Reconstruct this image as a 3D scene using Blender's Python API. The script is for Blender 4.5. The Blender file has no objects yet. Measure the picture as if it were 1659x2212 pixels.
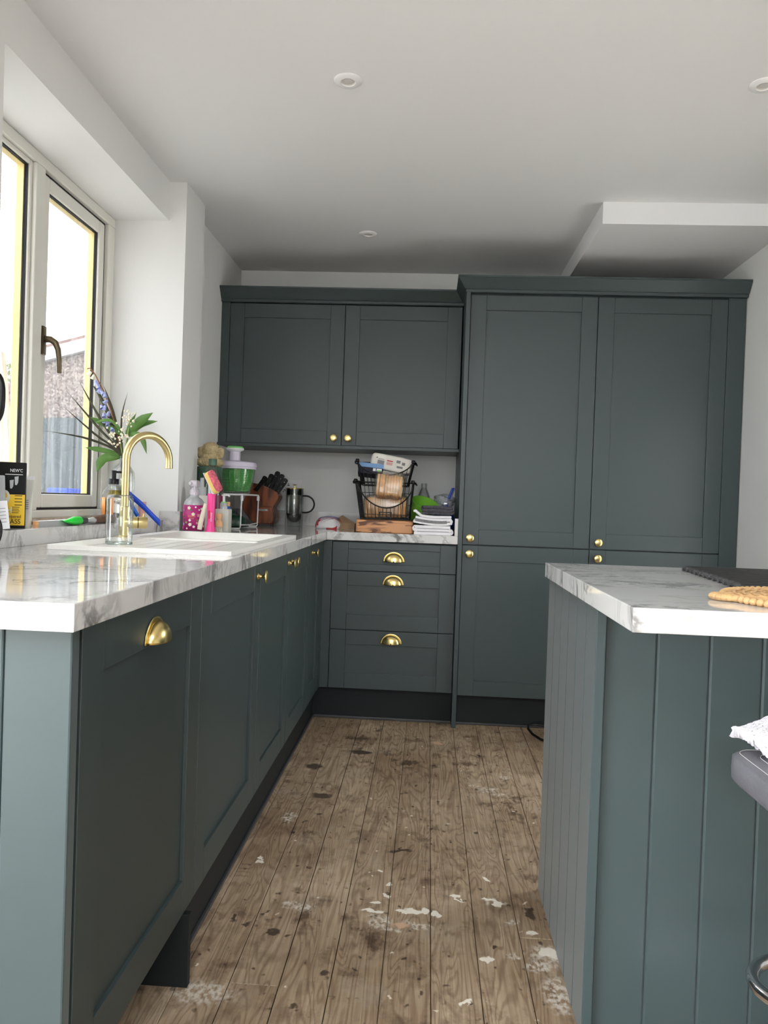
import bpy, bmesh, math, random
from mathutils import Vector, Matrix, Euler
random.seed(7)
SC = bpy.context.scene
COL = SC.collection
PI = math.pi

# ------------------------------------------------------------------ camera, sky, exposure
cam_d = bpy.data.cameras.new('camera')
cam = bpy.data.objects.new('camera', cam_d)
COL.objects.link(cam)
SC.camera = cam
R_ = Vector((0.99771498, 0.0580379, 0.03458941))
U_ = Vector((-0.03537569, 0.01257508, 0.99929497))
F_ = Vector((-0.05756202, 0.99823518, -0.01459948))
mw = Matrix.Identity(4)
for i in range(3):
    mw[i][0] = R_[i]; mw[i][1] = U_[i]; mw[i][2] = -F_[i]
mw.translation = Vector((0, 0, 1.0732))
cam.matrix_world = mw
cam_d.sensor_fit = 'VERTICAL'
cam_d.sensor_height = 36.0
cam_d.sensor_width = 27.0
cam_d.lens = 1661.0 / 2212.0 * 36.0
cam_d.clip_start = 0.02

world = bpy.data.worlds.new('overcast_sky')
SC.world = world
world.use_nodes = True
bg = world.node_tree.nodes['Background']
bg.inputs[0].default_value = (0.94, 0.975, 1.0, 1)
bg.inputs[1].default_value = 7.5

SC.view_settings.view_transform = 'Standard'
SC.view_settings.look = 'None'
SC.view_settings.gamma = 1.0
SC.view_settings.use_curve_mapping = False
SC.view_settings.exposure = 0.66

def portal(name, loc, rot, sx, sy):
    l = bpy.data.lights.new(name, 'AREA'); l.shape = 'RECTANGLE'; l.size = sx; l.size_y = sy
    l.cycles.is_portal = True
    o = bpy.data.objects.new(name, l); COL.objects.link(o)
    o.location = loc; o.rotation_euler = rot
portal('window_portal', (-1.44, 2.51, 1.58), (0, -PI/2, 0), 1.22, 1.22)
portal('side_door_portal', (-1.44, -0.4, 1.05), (0, -PI/2, 0), 2.1, 2.4)
portal('rear_door_portal', (0.35, -5.34, 1.62), (PI/2, 0, 0), 2.6, 1.3)
portal('skylight_portal', (0.2, -1.3, 2.62), (0, 0, 0), 2.0, 2.2)
portal('added_window_portal', (1.62, 2.87, 0.88), (0, PI/2, 0), 1.5, 0.58)  # portal for the made-up fill window in the right wall

# ------------------------------------------------------------------ materials
def lin(c):
    r = []
    for v in c:
        v = v/255.0
        r.append(v/12.92 if v <= 0.04045 else ((v+0.055)/1.055)**2.4)
    return (r[0], r[1], r[2], 1.0)

def nodes_of(name):
    m = bpy.data.materials.new(name); m.use_nodes = True
    nt = m.node_tree
    return m, nt, nt.nodes['Principled BSDF']

def N(nt, typ, **kw):
    n = nt.nodes.new(typ)
    for k, v in kw.items():
        if k.startswith('i_'):
            key = k[2:]
            n.inputs[int(key) if key.isdigit() else key.replace('_', ' ')].default_value = v
        else:
            setattr(n, k, v)
    return n

def pbr(name, col, rough=0.5, metal=0.0, spec=0.5, var=0.0, vscale=8.0, bump=0.0, bscale=60.0, coat=0.0, stretch=None, sheen=0.0):
    m, nt, b = nodes_of(name)
    c = lin(col)
    b.inputs['Base Color'].default_value = c
    b.inputs['Roughness'].default_value = rough
    b.inputs['Metallic'].default_value = metal
    b.inputs['Specular IOR Level'].default_value = spec
    b.inputs['Coat Weight'].default_value = coat
    b.inputs['Sheen Weight'].default_value = sheen
    b.inputs['Sheen Roughness'].default_value = 0.35
    if var or bump:
        tc = N(nt, 'ShaderNodeTexCoord')
        src = tc.outputs['Object']
        if stretch:
            mp = N(nt, 'ShaderNodeMapping'); mp.inputs['Scale'].default_value = stretch
            nt.links.new(src, mp.inputs[0]); src = mp.outputs[0]
        if var:
            nz = N(nt, 'ShaderNodeTexNoise', i_Scale=vscale, i_Detail=4.0)
            nt.links.new(src, nz.inputs['Vector'])
            rp = N(nt, 'ShaderNodeValToRGB')
            rp.color_ramp.elements[0].position = 0.3; rp.color_ramp.elements[1].position = 0.7
            rp.color_ramp.elements[0].color = tuple(max(0, x*(1-var)) for x in c[:3]) + (1,)
            rp.color_ramp.elements[1].color = tuple(min(1, x*(1+var)) for x in c[:3]) + (1,)
            nt.links.new(nz.outputs[0], rp.inputs[0]); nt.links.new(rp.outputs[0], b.inputs['Base Color'])
        if bump:
            nb = N(nt, 'ShaderNodeTexNoise', i_Scale=bscale, i_Detail=3.0)
            nt.links.new(src, nb.inputs['Vector'])
            bp = N(nt, 'ShaderNodeBump', i_Strength=bump, i_Distance=0.01)
            nt.links.new(nb.outputs[0], bp.inputs['Height']); nt.links.new(bp.outputs[0], b.inputs['Normal'])
    return m

def clear(name, tint=(255, 255, 255), edge=0.10, rough=0.02, body=0.0, bodycol=(255, 255, 255)):
    """clear plastic or glass: see-through, with mirror reflection growing towards the edges"""
    m, nt, b = nodes_of(name)
    nt.nodes.remove(b)
    out = nt.nodes['Material Output']
    tr = N(nt, 'ShaderNodeBsdfTransparent'); tr.inputs[0].default_value = lin(tint)
    gl = N(nt, 'ShaderNodeBsdfGlossy'); gl.inputs['Roughness'].default_value = rough
    fr = N(nt, 'ShaderNodeLayerWeight'); fr.inputs[0].default_value = 0.35
    mt = N(nt, 'ShaderNodeMath', operation='MULTIPLY_ADD'); mt.inputs[1].default_value = 0.55; mt.inputs[2].default_value = edge*0.4
    nt.links.new(fr.outputs['Fresnel'], mt.inputs[0])
    mx = N(nt, 'ShaderNodeMixShader')
    nt.links.new(mt.outputs[0], mx.inputs[0])
    src = tr.outputs[0]
    if body:
        df = N(nt, 'ShaderNodeBsdfDiffuse'); df.inputs[0].default_value = lin(bodycol)
        m2 = N(nt, 'ShaderNodeMixShader'); m2.inputs[0].default_value = body
        nt.links.new(tr.outputs[0], m2.inputs[1]); nt.links.new(df.outputs[0], m2.inputs[2]); src = m2.outputs[0]
    nt.links.new(src, mx.inputs[1]); nt.links.new(gl.outputs[0], mx.inputs[2])
    nt.links.new(mx.outputs[0], out.inputs[0])
    return m

def window_glass(name, dirt=0.12, tint=1.0):
    m, nt, b = nodes_of(name)
    nt.nodes.remove(b)
    out = nt.nodes['Material Output']
    tr = N(nt, 'ShaderNodeBsdfTransparent'); tr.inputs[0].default_value = (tint, tint, tint, 1)
    gl = N(nt, 'ShaderNodeBsdfGlossy'); gl.inputs['Roughness'].default_value = 0.0
    mx = N(nt, 'ShaderNodeMixShader'); mx.inputs[0].default_value = 0.04
    nt.links.new(tr.outputs[0], mx.inputs[1]); nt.links.new(gl.outputs[0], mx.inputs[2])
    last = mx
    if dirt:
        tc = N(nt, 'ShaderNodeTexCoord')
        mp = N(nt, 'ShaderNodeMapping'); mp.inputs['Scale'].default_value = (1, 60, 2.2)
        nt.links.new(tc.outputs['Object'], mp.inputs[0])
        st = N(nt, 'ShaderNodeTexNoise', i_Scale=1.0, i_Detail=3.0); nt.links.new(mp.outputs[0], st.inputs['Vector'])
        rp = N(nt, 'ShaderNodeMapRange', i_1=0.45, i_2=0.75, i_3=0.02, i_4=dirt*1.8); nt.links.new(st.outputs[0], rp.inputs[0])
        sp = N(nt, 'ShaderNodeTexVoronoi', i_Scale=70.0); nt.links.new(tc.outputs['Object'], sp.inputs['Vector'])
        r2 = N(nt, 'ShaderNodeMapRange', i_1=0.10, i_2=0.16, i_3=0.14, i_4=0.0); nt.links.new(sp.outputs['Distance'], r2.inputs[0])
        n3 = N(nt, 'ShaderNodeTexNoise', i_Scale=9.0); nt.links.new(tc.outputs['Object'], n3.inputs['Vector'])
        r3 = N(nt, 'ShaderNodeMapRange', i_1=0.5, i_2=0.65, i_3=0.0, i_4=1.0); nt.links.new(n3.outputs[0], r3.inputs[0])
        mu = N(nt, 'ShaderNodeMath', operation='MULTIPLY'); nt.links.new(r2.outputs[0], mu.inputs[0]); nt.links.new(r3.outputs[0], mu.inputs[1])
        ad = N(nt, 'ShaderNodeMath', operation='ADD'); nt.links.new(rp.outputs[0], ad.inputs[0]); nt.links.new(mu.outputs[0], ad.inputs[1])
        df = N(nt, 'ShaderNodeBsdfTranslucent'); df.inputs[0].default_value = (.85, .87, .9, 1)
        m2 = N(nt, 'ShaderNodeMixShader'); nt.links.new(ad.outputs[0], m2.inputs[0])
        nt.links.new(mx.outputs[0], m2.inputs[1]); nt.links.new(df.outputs[0], m2.inputs[2]); last = m2
    nt.links.new(last.outputs[0], out.inputs[0])
    return m

def marble(name, rough=0.06, scale=1.0):
    m, nt, b = nodes_of(name)
    b.inputs['Roughness'].default_value = rough
    tc = N(nt, 'ShaderNodeTexCoord')
    mp = N(nt, 'ShaderNodeMapping'); mp.inputs['Rotation'].default_value = (0.2, 0.35, 0.6)
    mp.inputs['Scale'].default_value = (1.0, 1.6, 1.0)
    nt.links.new(tc.outputs['Object'], mp.inputs[0])
    w = N(nt, 'ShaderNodeTexNoise', i_Scale=2.2*scale, i_Detail=3.0); nt.links.new(mp.outputs[0], w.inputs['Vector'])
    sc = N(nt, 'ShaderNodeVectorMath', operation='SCALE'); sc.inputs['Scale'].default_value = 0.55
    nt.links.new(w.outputs['Color'], sc.inputs[0])
    ad = N(nt, 'ShaderNodeVectorMath', operation='ADD'); nt.links.new(mp.outputs[0], ad.inputs[0]); nt.links.new(sc.outputs[0], ad.inputs[1])
    def vein(s, lo, hi, off):
        n = N(nt, 'ShaderNodeTexNoise', i_Scale=s, i_Detail=6.0, i_Roughness=0.62); nt.links.new(ad.outputs[0], n.inputs['Vector'])
        a = N(nt, 'ShaderNodeMath', operation='SUBTRACT'); a.inputs[1].default_value = off; nt.links.new(n.outputs[0], a.inputs[0])
        c = N(nt, 'ShaderNodeMath', operation='ABSOLUTE'); nt.links.new(a.outputs[0], c.inputs[0])
        r = N(nt, 'ShaderNodeMapRange', i_1=lo, i_2=hi, i_3=1.0, i_4=0.0, interpolation_type='SMOOTHSTEP'); nt.links.new(c.outputs[0], r.inputs[0])
        return r
    v1 = vein(2.6*scale, 0.0, 0.045, 0.5); v2 = vein(6.0*scale, 0.0, 0.04, 0.47)
    mk = N(nt, 'ShaderNodeTexNoise', i_Scale=3.5*scale, i_Detail=2.0); nt.links.new(mp.outputs[0], mk.inputs['Vector'])
    mr = N(nt, 'ShaderNodeMapRange', i_1=0.42, i_2=0.66, i_3=0.0, i_4=1.0); nt.links.new(mk.outputs[0], mr.inputs[0])
    p1 = N(nt, 'ShaderNodeMath', operation='MULTIPLY'); nt.links.new(v1.outputs[0], p1.inputs[0]); nt.links.new(mr.outputs[0], p1.inputs[1])
    p2 = N(nt, 'ShaderNodeMath', operation='MULTIPLY'); nt.links.new(v2.outputs[0], p2.inputs[0]); nt.links.new(mr.outputs[0], p2.inputs[1])
    p3 = N(nt, 'ShaderNodeMath', operation='MULTIPLY'); p3.inputs[1].default_value = 0.6; nt.links.new(p2.outputs[0], p3.inputs[0])
    mx = N(nt, 'ShaderNodeMath', operation='MAXIMUM'); nt.links.new(p1.outputs[0], mx.inputs[0]); nt.links.new(p3.outputs[0], mx.inputs[1])
    rp = N(nt, 'ShaderNodeValToRGB')
    rp.color_ramp.elements[0].color = lin((212, 211, 210)); rp.color_ramp.elements[1].color = lin((116, 114, 113))
    nt.links.new(mx.outputs[0], rp.inputs[0]); nt.links.new(rp.outputs[0], b.inputs['Base Color'])
    return m

def floor_wood(name):
    m, nt, b = nodes_of(name)
    def lk(x, y): nt.links.new(x, y)
    tc = N(nt, 'ShaderNodeTexCoord'); oi = N(nt, 'ShaderNodeObjectInfo'); geo = N(nt, 'ShaderNodeNewGeometry')
    rnd = N(nt, 'ShaderNodeVectorMath', operation='SCALE'); rnd.inputs[0].default_value = (3.1, 17.3, 5.7)
    lk(oi.outputs['Random'], rnd.inputs['Scale'])
    ad = N(nt, 'ShaderNodeVectorMath', operation='ADD'); lk(tc.outputs['Object'], ad.inputs[0]); lk(rnd.outputs[0], ad.inputs[1])
    def noise(src, sc, scale=1.0, det=3.0, rough=0.5, dist=0.0):
        mp = N(nt, 'ShaderNodeMapping'); mp.inputs['Scale'].default_value = sc; lk(src, mp.inputs[0])
        n = N(nt, 'ShaderNodeTexNoise', i_Scale=scale, i_Detail=det, i_Roughness=rough, i_Distortion=dist); lk(mp.outputs[0], n.inputs['Vector']); return n
    def rng(src, lo, hi, t0, t1):
        r = N(nt, 'ShaderNodeMapRange', i_1=lo, i_2=hi, i_3=t0, i_4=t1); lk(src, r.inputs[0]); return r.outputs[0]
    def mul(x, y):
        n = N(nt, 'ShaderNodeMath', operation='MULTIPLY'); lk(x, n.inputs[0])
        if isinstance(y, float): n.inputs[1].default_value = y
        else: lk(y, n.inputs[1])
        return n.outputs[0]
    def mix(fac, c1, col, mode='MULTIPLY'):
        n = N(nt, 'ShaderNodeMixRGB', blend_type=mode); lk(fac, n.inputs[0]); lk(c1, n.inputs[1]); n.inputs[2].default_value = lin(col); return n.outputs[0]
    P = geo.outputs['Position']; O = ad.outputs[0]
    # plank tone and long grain with cathedral arches
    base = N(nt, 'ShaderNodeValToRGB'); e = base.color_ramp.elements
    e[0].position = .34; e[0].color = lin((152, 130, 104)); e[1].position = .68; e[1].color = lin((204, 184, 158))
    lk(noise(P, (1, .7, 1), 2.6, 5.0, .6).outputs[0], base.inputs[0])
    c = base.outputs[0]
    pl = rng(oi.outputs['Random'], 0.0, 1.0, 0.0, 0.35); c = mix(pl, c, (170, 148, 122))
    g = noise(O, (9.0, 1.15, 9.0), 1.3, 2.0, .5, .6)
    sn = N(nt, 'ShaderNodeMath', operation='SINE'); lk(mul(g.outputs[0], 110.0), sn.inputs[0])
    c = mix(rng(sn.outputs[0], .1, 1.0, 0.0, .40), c, (140, 108, 80))
    fn = noise(O, (190, 5, 50), 1.0, 3.0)
    c = mix(rng(fn.outputs[0], .35, .7, 0.0, .4), c, (148, 122, 98))
    # dark smudges: small sharp ones and broad soft ones
    s1 = rng(noise(P, (13, 10, 1), 1.0, 5.0, .62).outputs[0], .545, .64, 0.0, .75)
    s2 = rng(noise(P, (2.3, 2.0, 1), 1.0, 3.0).outputs[0], .42, .6, 0.25, 1.0)
    c = mix(mul(s1, s2), c, (104, 80, 58))
    c = mix(rng(noise(P, (34, 26, 1), 1.0, 2.0).outputs[0], .66, .73, 0.0, .85), c, (84, 64, 48))
    c = mix(rng(noise(P, (5, 3.6, 1), 1.0, 6.0, .7).outputs[0], .52, .66, 0.0, .55), c, (128, 100, 74))
    # worn grey-white film
    c = mix(rng(noise(P, (3.1, 2.4, 1), 1.7, 6.0, .7).outputs[0], .56, .72, 0.0, .4), c, (176, 166, 150), 'MIX')
    # distorted coordinates for drips of paint
    nd = N(nt, 'ShaderNodeTexNoise', i_Scale=34.0, i_Detail=3.0); lk(P, nd.inputs['Vector'])
    cs = N(nt, 'ShaderNodeVectorMath', operation='SUBTRACT'); lk(nd.outputs['Color'], cs.inputs[0]); cs.inputs[1].default_value = (.5, .5, .5)
    sc = N(nt, 'ShaderNodeVectorMath', operation='SCALE'); sc.inputs['Scale'].default_value = .045; lk(cs.outputs[0], sc.inputs[0])
    dp = N(nt, 'ShaderNodeVectorMath', operation='ADD'); lk(P, dp.inputs[0]); lk(sc.outputs[0], dp.inputs[1])
    # specks
    vo = N(nt, 'ShaderNodeTexVoronoi', i_Scale=21.0); lk(dp.outputs[0], vo.inputs['Vector'])
    vs = N(nt, 'ShaderNodeSeparateColor'); lk(vo.outputs['Color'], vs.inputs[0])
    c = mix(mul(rng(vo.outputs['Distance'], .07, .13, 1.0, 0.0), rng(vs.outputs[1], .74, .80, 0.0, .85)), c, (224, 214, 196), 'MIX')
    c = mix(mul(rng(vo.outputs['Distance'], .07, .16, 1.0, 0.0), rng(vs.outputs[0], .70, .76, 0.0, .8)), c, (58, 44, 34), 'MIX')
    def spill(lst, col, soft, op, film):
        last = None
        for (x, y, rx, ry, ro) in lst:
            mp = N(nt, 'ShaderNodeMapping', vector_type='TEXTURE'); mp.inputs['Location'].default_value = (x, y, 0); mp.inputs['Rotation'].default_value = (0, 0, ro)
            mp.inputs['Scale'].default_value = (rx, ry, 1); lk(dp.outputs[0], mp.inputs[0])
            sp = N(nt, 'ShaderNodeVectorMath', operation='MULTIPLY'); sp.inputs[1].default_value = (1, 1, 0); lk(mp.outputs[0], sp.inputs[0])
            ln = N(nt, 'ShaderNodeVectorMath', operation='LENGTH'); lk(sp.outputs[0], ln.inputs[0])
            v = rng(ln.outputs['Value'], 1-soft, 1.0, op, 0.0)
            if last is not None:
                mx = N(nt, 'ShaderNodeMath', operation='MAXIMUM'); lk(last, mx.inputs[0]); lk(v, mx.inputs[1]); v = mx.outputs[0]
            last = v
        if film: last = mul(last, rng(noise(P, (95, 60, 1), 1.0, 3.0).outputs[0], .42, .60, 0.0, 1.0))
        return mix(last, c, col, 'MIX')
    c = spill(FILM, (212, 204, 192), .5, .8, True)
    c = spill(PINKS, (206, 168, 138), .4, .8, False)
    c = spill(PAINT, (230, 222, 208), .25, .95, False)
    c = spill(STAINS, (62, 48, 38), .35, .9, False)
    lk(c, b.inputs['Base Color'])
    b.inputs['Roughness'].default_value = 0.62
    bp = N(nt, 'ShaderNodeBump', i_Strength=0.25, i_Distance=0.002); lk(fn.outputs[0], bp.inputs['Height']); lk(bp.outputs[0], b.inputs['Normal'])
    return m
PAINT = [(-.012, 2.004, .044, .014, .1), (.026, 2.016, .012, .020, .3), (-.112, 1.999, .034, .011, -.1), (-.102, 2.034, .018, .008, 0), (.055, 1.998, .009, .017, .4), (.222, 2.066, .013, .018, .2), (.108, 2.096, .009, .014, .5),
         (-.458, 2.25, .008, .016, .2), (-.462, 2.222, .010, .015, -.2), (.326, 1.855, .022, .024, 0), (.176, 1.81, .012, .018, .5), (-.1045, 2.216, .009, .012, .3), (-.079, 2.074, .012, .010, 0), (-.075, 2.14, .007, .011, 0),
         (.2, 2.21, .011, .007, 0), (-.135, 2.205, .006, .005, 0), (.3, 1.94, .016, .010, -.3), (.12, 1.645, .018, .006, .6), (.205, 2.09, .024, .006, -.4), (.119, 2.076, .018, .004, -.6)]
FILM = [(-.085, 1.945, .034, .042, .5), (.014, 1.937, .055, .018, -.3), (.215, 2.08, .04, .02, -.4), (.336, 3.036, .022, .03, 0), (.262, 2.9, .05, .03, .3), (.21, 2.93, .03, .02, -.3), (.3, 2.86, .04, .014, .2), (.326, 1.85, .06, .05, 0), (.30, 1.80, .05, .03, 0),
        (.241, 1.834, .016, .012, 0), (.25, 1.98, .03, .014, .5), (-.29, 1.99, .04, .016, .2), (-.06, 1.92, .05, .012, -.5), (-.33, 2.0, .03, .02, .3), (-.43, 2.55, .03, .06, 0), (-.45, 1.62, .09, .05, 0), (.33, 1.7, .05, .08, 0)]
PINKS = [(-.035, 1.935, .020, .016, 0), (.0812, 3.431, .018, .03, .4)]
STAINS = [(-.456, 1.912, .009, .024, .3), (-.415, 1.889, .012, .017, -.4), (-.346, 1.868, .016, .019, 0), (.302, 2.027, .012, .036, .2), (-.2, 1.72, .014, .014, 0), (-.05, 2.35, .05, .012, .2), (-.35, 2.75, .05, .03, 0), (-.42, 3.05, .04, .04, 0), (-.25, 3.25, .05, .03, 0)]

def streak_wood(name, c1, c2, scale, stretch, rough=0.5, lo=0.4, hi=0.6):
    m, nt, b = nodes_of(name)
    tc = N(nt, 'ShaderNodeTexCoord'); mp = N(nt, 'ShaderNodeMapping'); mp.inputs['Scale'].default_value = stretch
    nt.links.new(tc.outputs['Object'], mp.inputs[0])
    n = N(nt, 'ShaderNodeTexNoise', i_Scale=scale, i_Detail=5.0, i_Distortion=1.2); nt.links.new(mp.outputs[0], n.inputs['Vector'])
    r = N(nt, 'ShaderNodeValToRGB'); e = r.color_ramp.elements
    e[0].position = lo; e[0].color = lin(c1); e[1].position = hi; e[1].color = lin(c2)
    nt.links.new(n.outputs[0], r.inputs[0]); nt.links.new(r.outputs[0], b.inputs['Base Color'])
    b.inputs['Roughness'].default_value = rough
    return m

M = dict(
    green=pbr('green_cabinet_paint', (54, 66, 67), 0.42, spec=0.5),
    greenm=pbr('green_board_paint', (56, 70, 72), 0.46, spec=0.5, sheen=0.3),
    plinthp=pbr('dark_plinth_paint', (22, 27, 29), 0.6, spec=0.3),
    carcass=pbr('cabinet_inside', (60, 66, 66), 0.6),
    wall=pbr('white_wall_paint', (229, 229, 228), 0.75, bump=0.02, bscale=180),
    ceil=pbr('white_ceiling_paint', (228, 228, 229), 0.8, bump=0.02, bscale=160),
    brass=pbr('brushed_brass', (226, 204, 138), 0.26, metal=1.0),
    tapbrass=pbr('satin_gold', (214, 194, 140), 0.30, metal=1.0),
    bronze=pbr('dark_bronze', (112, 100, 78), 0.35, metal=0.85),
    marble=marble('marble_laminate'),
    upvc=pbr('white_upvc', (226, 224, 216), 0.35),
    gold=pbr('gold_spacer_bar', (226, 200, 120), 0.4, metal=0.2),
    gasket=pbr('black_gasket', (22, 20, 24), 0.6),
    sinkw=pbr('white_composite', (238, 236, 231), 0.28, var=0.02, vscale=200),
    floorw=floor_wood('worn_pine_floorboards'),
    subfloor=pbr('dark_subfloor', (58, 46, 36), 0.9),
    black=pbr('black_wire', (14, 14, 15), 0.45, spec=0.3),
    blackp=pbr('black_plastic', (14, 14, 15), 0.3, spec=0.3),
    white=pbr('white_plastic', (235, 234, 236), 0.35),
    lilac=pbr('pale_lilac_plastic', (214, 208, 226), 0.35),
    offwhite=pbr('off_white_ceramic', (212, 210, 200), 0.4),
    glass=clear('clear_glass', (247, 250, 249), 0.16),
    thickglass=clear('thick_clear_glass', (226, 236, 232), 0.5),
    smoke=clear('smoky_glass', (232, 234, 230), 0.14),
    press=clear('grey_press_glass', (218, 220, 217), 0.12),
    pglass=window_glass('dirty_window_glass', 0.04, 0.55),
    cglass=window_glass('clean_window_glass', 0.0),
    lampr=pbr('lamp_reflector', (206, 204, 200), 0.3),
    chrome=pbr('chrome', (205, 205, 208), 0.12, metal=1.0),
    spring=pbr('spinner_green', (124, 206, 118), 0.4),
    frost=clear('frosted_plastic', (250, 246, 250), 0.15, 0.25, body=0.6, bodycol=(240, 232, 240)),
    dgreen=pbr('dark_green_enamel', (18, 58, 40), 0.3),
    dgreen2=pbr('dark_green_tin', (70, 104, 86), 0.4),
    lime=clear('lime_plastic', (210, 250, 150), 0.10, 0.15, body=0.62, bodycol=(176, 250, 96)),
    pink=pbr('hot_pink_plastic', (246, 66, 150), 0.35),
    terr=pbr('dog_stone', (186, 168, 128), 0.8, var=0.25, vscale=40),
    blockw=streak_wood('knife_block_wood', (66, 28, 14), (138, 74, 40), 3.0, (6, 6, 1.2), 0.35),
    boardw=streak_wood('olive_board_wood', (96, 54, 30), (204, 146, 98), 2.0, (3, 5, 24), 0.45, 0.38, 0.47),
    palewood=streak_wood('pale_timber', (214, 190, 152), (240, 226, 200), 3.0, (30, 30, 1.5), 0.7),
    beech=pbr('beech_wood', (226, 178, 134), 0.55, var=0.1, vscale=30),
    leather=pbr('grey_leather', (104, 103, 110), 0.42, bump=0.12, bscale=140, var=0.08, vscale=12),
    stitch=pbr('white_stitching', (176, 175, 176), 0.7),
    towel=pbr('white_cotton', (236, 234, 238), 0.95, bump=0.3, bscale=260, sheen=0.3),
    toweld=pbr('charcoal_weave', (74, 72, 80), 0.95, var=0.7, vscale=140, stretch=(1, 0.25, 3), bump=0.4, bscale=240),
    stripe=pbr('grey_stripe', (128, 128, 130), 0.95, var=0.2, vscale=300, bump=0.3, bscale=260),
    fluffy=pbr('fluffy_cotton', (238, 234, 244), 1.0, bump=0.25, bscale=300, sheen=0.3),
    crust=pbr('bread_crust', (222, 172, 122), 0.8, var=0.25, vscale=25),
    crumb=pbr('bread_crumb', (240, 214, 160), 0.9, var=0.06, vscale=60),
    bag=clear('clear_bread_bag', (250, 248, 240), 0.12, 0.16, body=0.06, bodycol=(236, 232, 214)),
    bag2=clear('clear_crinkled_bag', (240, 243, 246), 0.2, 0.15, body=0.4, bodycol=(234, 237, 240)),
    blue=pbr('blue_plastic', (24, 70, 190), 0.35),
    bluebag=pbr('blue_wrapper', (18, 92, 190), 0.3, var=0.35, vscale=20),
    lightblue=pbr('light_blue_card', (122, 160, 206), 0.5),
    navy=pbr('navy_card', (24, 26, 48), 0.4),
    paper=pbr('printed_paper', (232, 227, 220), 0.7, var=0.08, vscale=20),
    print=pbr('grey_print', (138, 136, 136), 0.8),
    printd=pbr('black_print', (24, 20, 16), 0.7),
    redp=pbr('red_print', (196, 40, 46), 0.6),
    kraft=pbr('brown_paper', (158, 130, 100), 0.7, var=0.12, vscale=14, bump=0.2, bscale=20),
    yellow=pbr('yellow_card', (232, 190, 24), 0.5),
    blackcard=pbr('black_card', (14, 14, 16), 0.55, spec=0.2),
    seagrass=pbr('woven_seagrass', (196, 158, 110), 0.8, var=0.18, vscale=40, bump=0.4, bscale=70),
    rubber=pbr('black_rubber', (26, 26, 28), 0.5),
    neon=pbr('neon_green_plastic', (40, 226, 70), 0.35),
    dgrey=pbr('dark_grey_plastic', (62, 62, 64), 0.4),
    mgrey=pbr('mid_grey_plastic', (176, 178, 180), 0.4),
    brownw=pbr('dark_brown_wood', (96, 70, 52), 0.6, var=0.3, vscale=40),
    chip=pbr('chipboard', (232, 178, 124), 0.8, var=0.2, vscale=120),
    leaf=pbr('leaf_green', (84, 124, 52), 0.5, var=0.15, vscale=20),
    leafd=pbr('dried_dark_leaf', (70, 70, 52), 0.6, var=0.2, vscale=30),
    stem=pbr('stem_green', (140, 160, 88), 0.5),
    redstem=pbr('red_brown_stem', (150, 92, 70), 0.6),
    petal=pbr('blue_petal', (160, 168, 214), 0.6, var=0.15, vscale=40),
    wpetal=pbr('cream_petal', (238, 230, 206), 0.6),
    liquid=clear('yellow_soap', (238, 220, 130), 0.05, 0.1),
    olive=clear('oil_dregs', (196, 170, 100), 0.05, 0.1),
    magenta=pbr('magenta_label', (176, 40, 118), 0.4, var=0.12, vscale=30),
    orange=pbr('orange_label', (250, 160, 92), 0.5),
    labelp=pbr('pale_label', (222, 214, 204), 0.5),
    cream=pbr('cream_cloth', (232, 226, 206), 0.9, bump=0.5, bscale=160),
    rose=pbr('dusty_pink', (214, 164, 156), 0.5),
    sponge=pbr('yellow_sponge', (244, 208, 130), 0.9, bump=0.3, bscale=200),
    scour=pbr('pink_scourer', (226, 110, 128), 0.95, var=0.3, vscale=80, bump=0.8, bscale=160),
    maroon=pbr('maroon_label', (112, 24, 62), 0.4),
    paintw=pbr('spilt_white_paint', (226, 218, 204), 0.6, var=0.06, vscale=60),
    paintp=pbr('spilt_pink_paint', (216, 176, 146), 0.6),
    stain=pbr('dark_floor_stain', (66, 52, 42), 0.7),
    scuff=pbr('pale_scuff', (166, 152, 134), 0.7, var=0.12, vscale=60),
    peb=None, fence=pbr('grey_fence_timber', (72, 81, 85), 0.85, var=0.2, vscale=8, stretch=(20, 20, 1)),
    barge=pbr('white_bargeboard', (176, 176, 176), 0.6),
    tile=pbr('clay_roof_tile', (128, 96, 88), 0.8, var=0.2, vscale=6),
    ground=pbr('garden_ground', (220, 217, 210), 0.9, var=0.08, vscale=3),
    foliage=pbr('tree_leaves', (112, 122, 48), 0.7, var=0.4, vscale=3),
    bark=pbr('bark', (96, 80, 66), 0.9),
    plaster=pbr('bare_plaster', (206, 190, 172), 0.9, var=0.2, vscale=60),
)
def pebble():
    m, nt, b = nodes_of('pebbledash')
    tc = N(nt, 'ShaderNodeTexCoord')
    v = N(nt, 'ShaderNodeTexVoronoi', i_Scale=48.0); nt.links.new(tc.outputs['Object'], v.inputs['Vector'])
    s = N(nt, 'ShaderNodeSeparateColor'); nt.links.new(v.outputs['Color'], s.inputs[0])
    r = N(nt, 'ShaderNodeValToRGB'); e = r.color_ramp.elements
    e[0].color = lin((92, 76, 70)); e[1].color = lin((170, 156, 148))
    nt.links.new(s.outputs[0], r.inputs[0]); nt.links.new(r.outputs[0], b.inputs['Base Color']); b.inputs['Roughness'].default_value = 0.9
    return m
M['peb'] = pebble()

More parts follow.
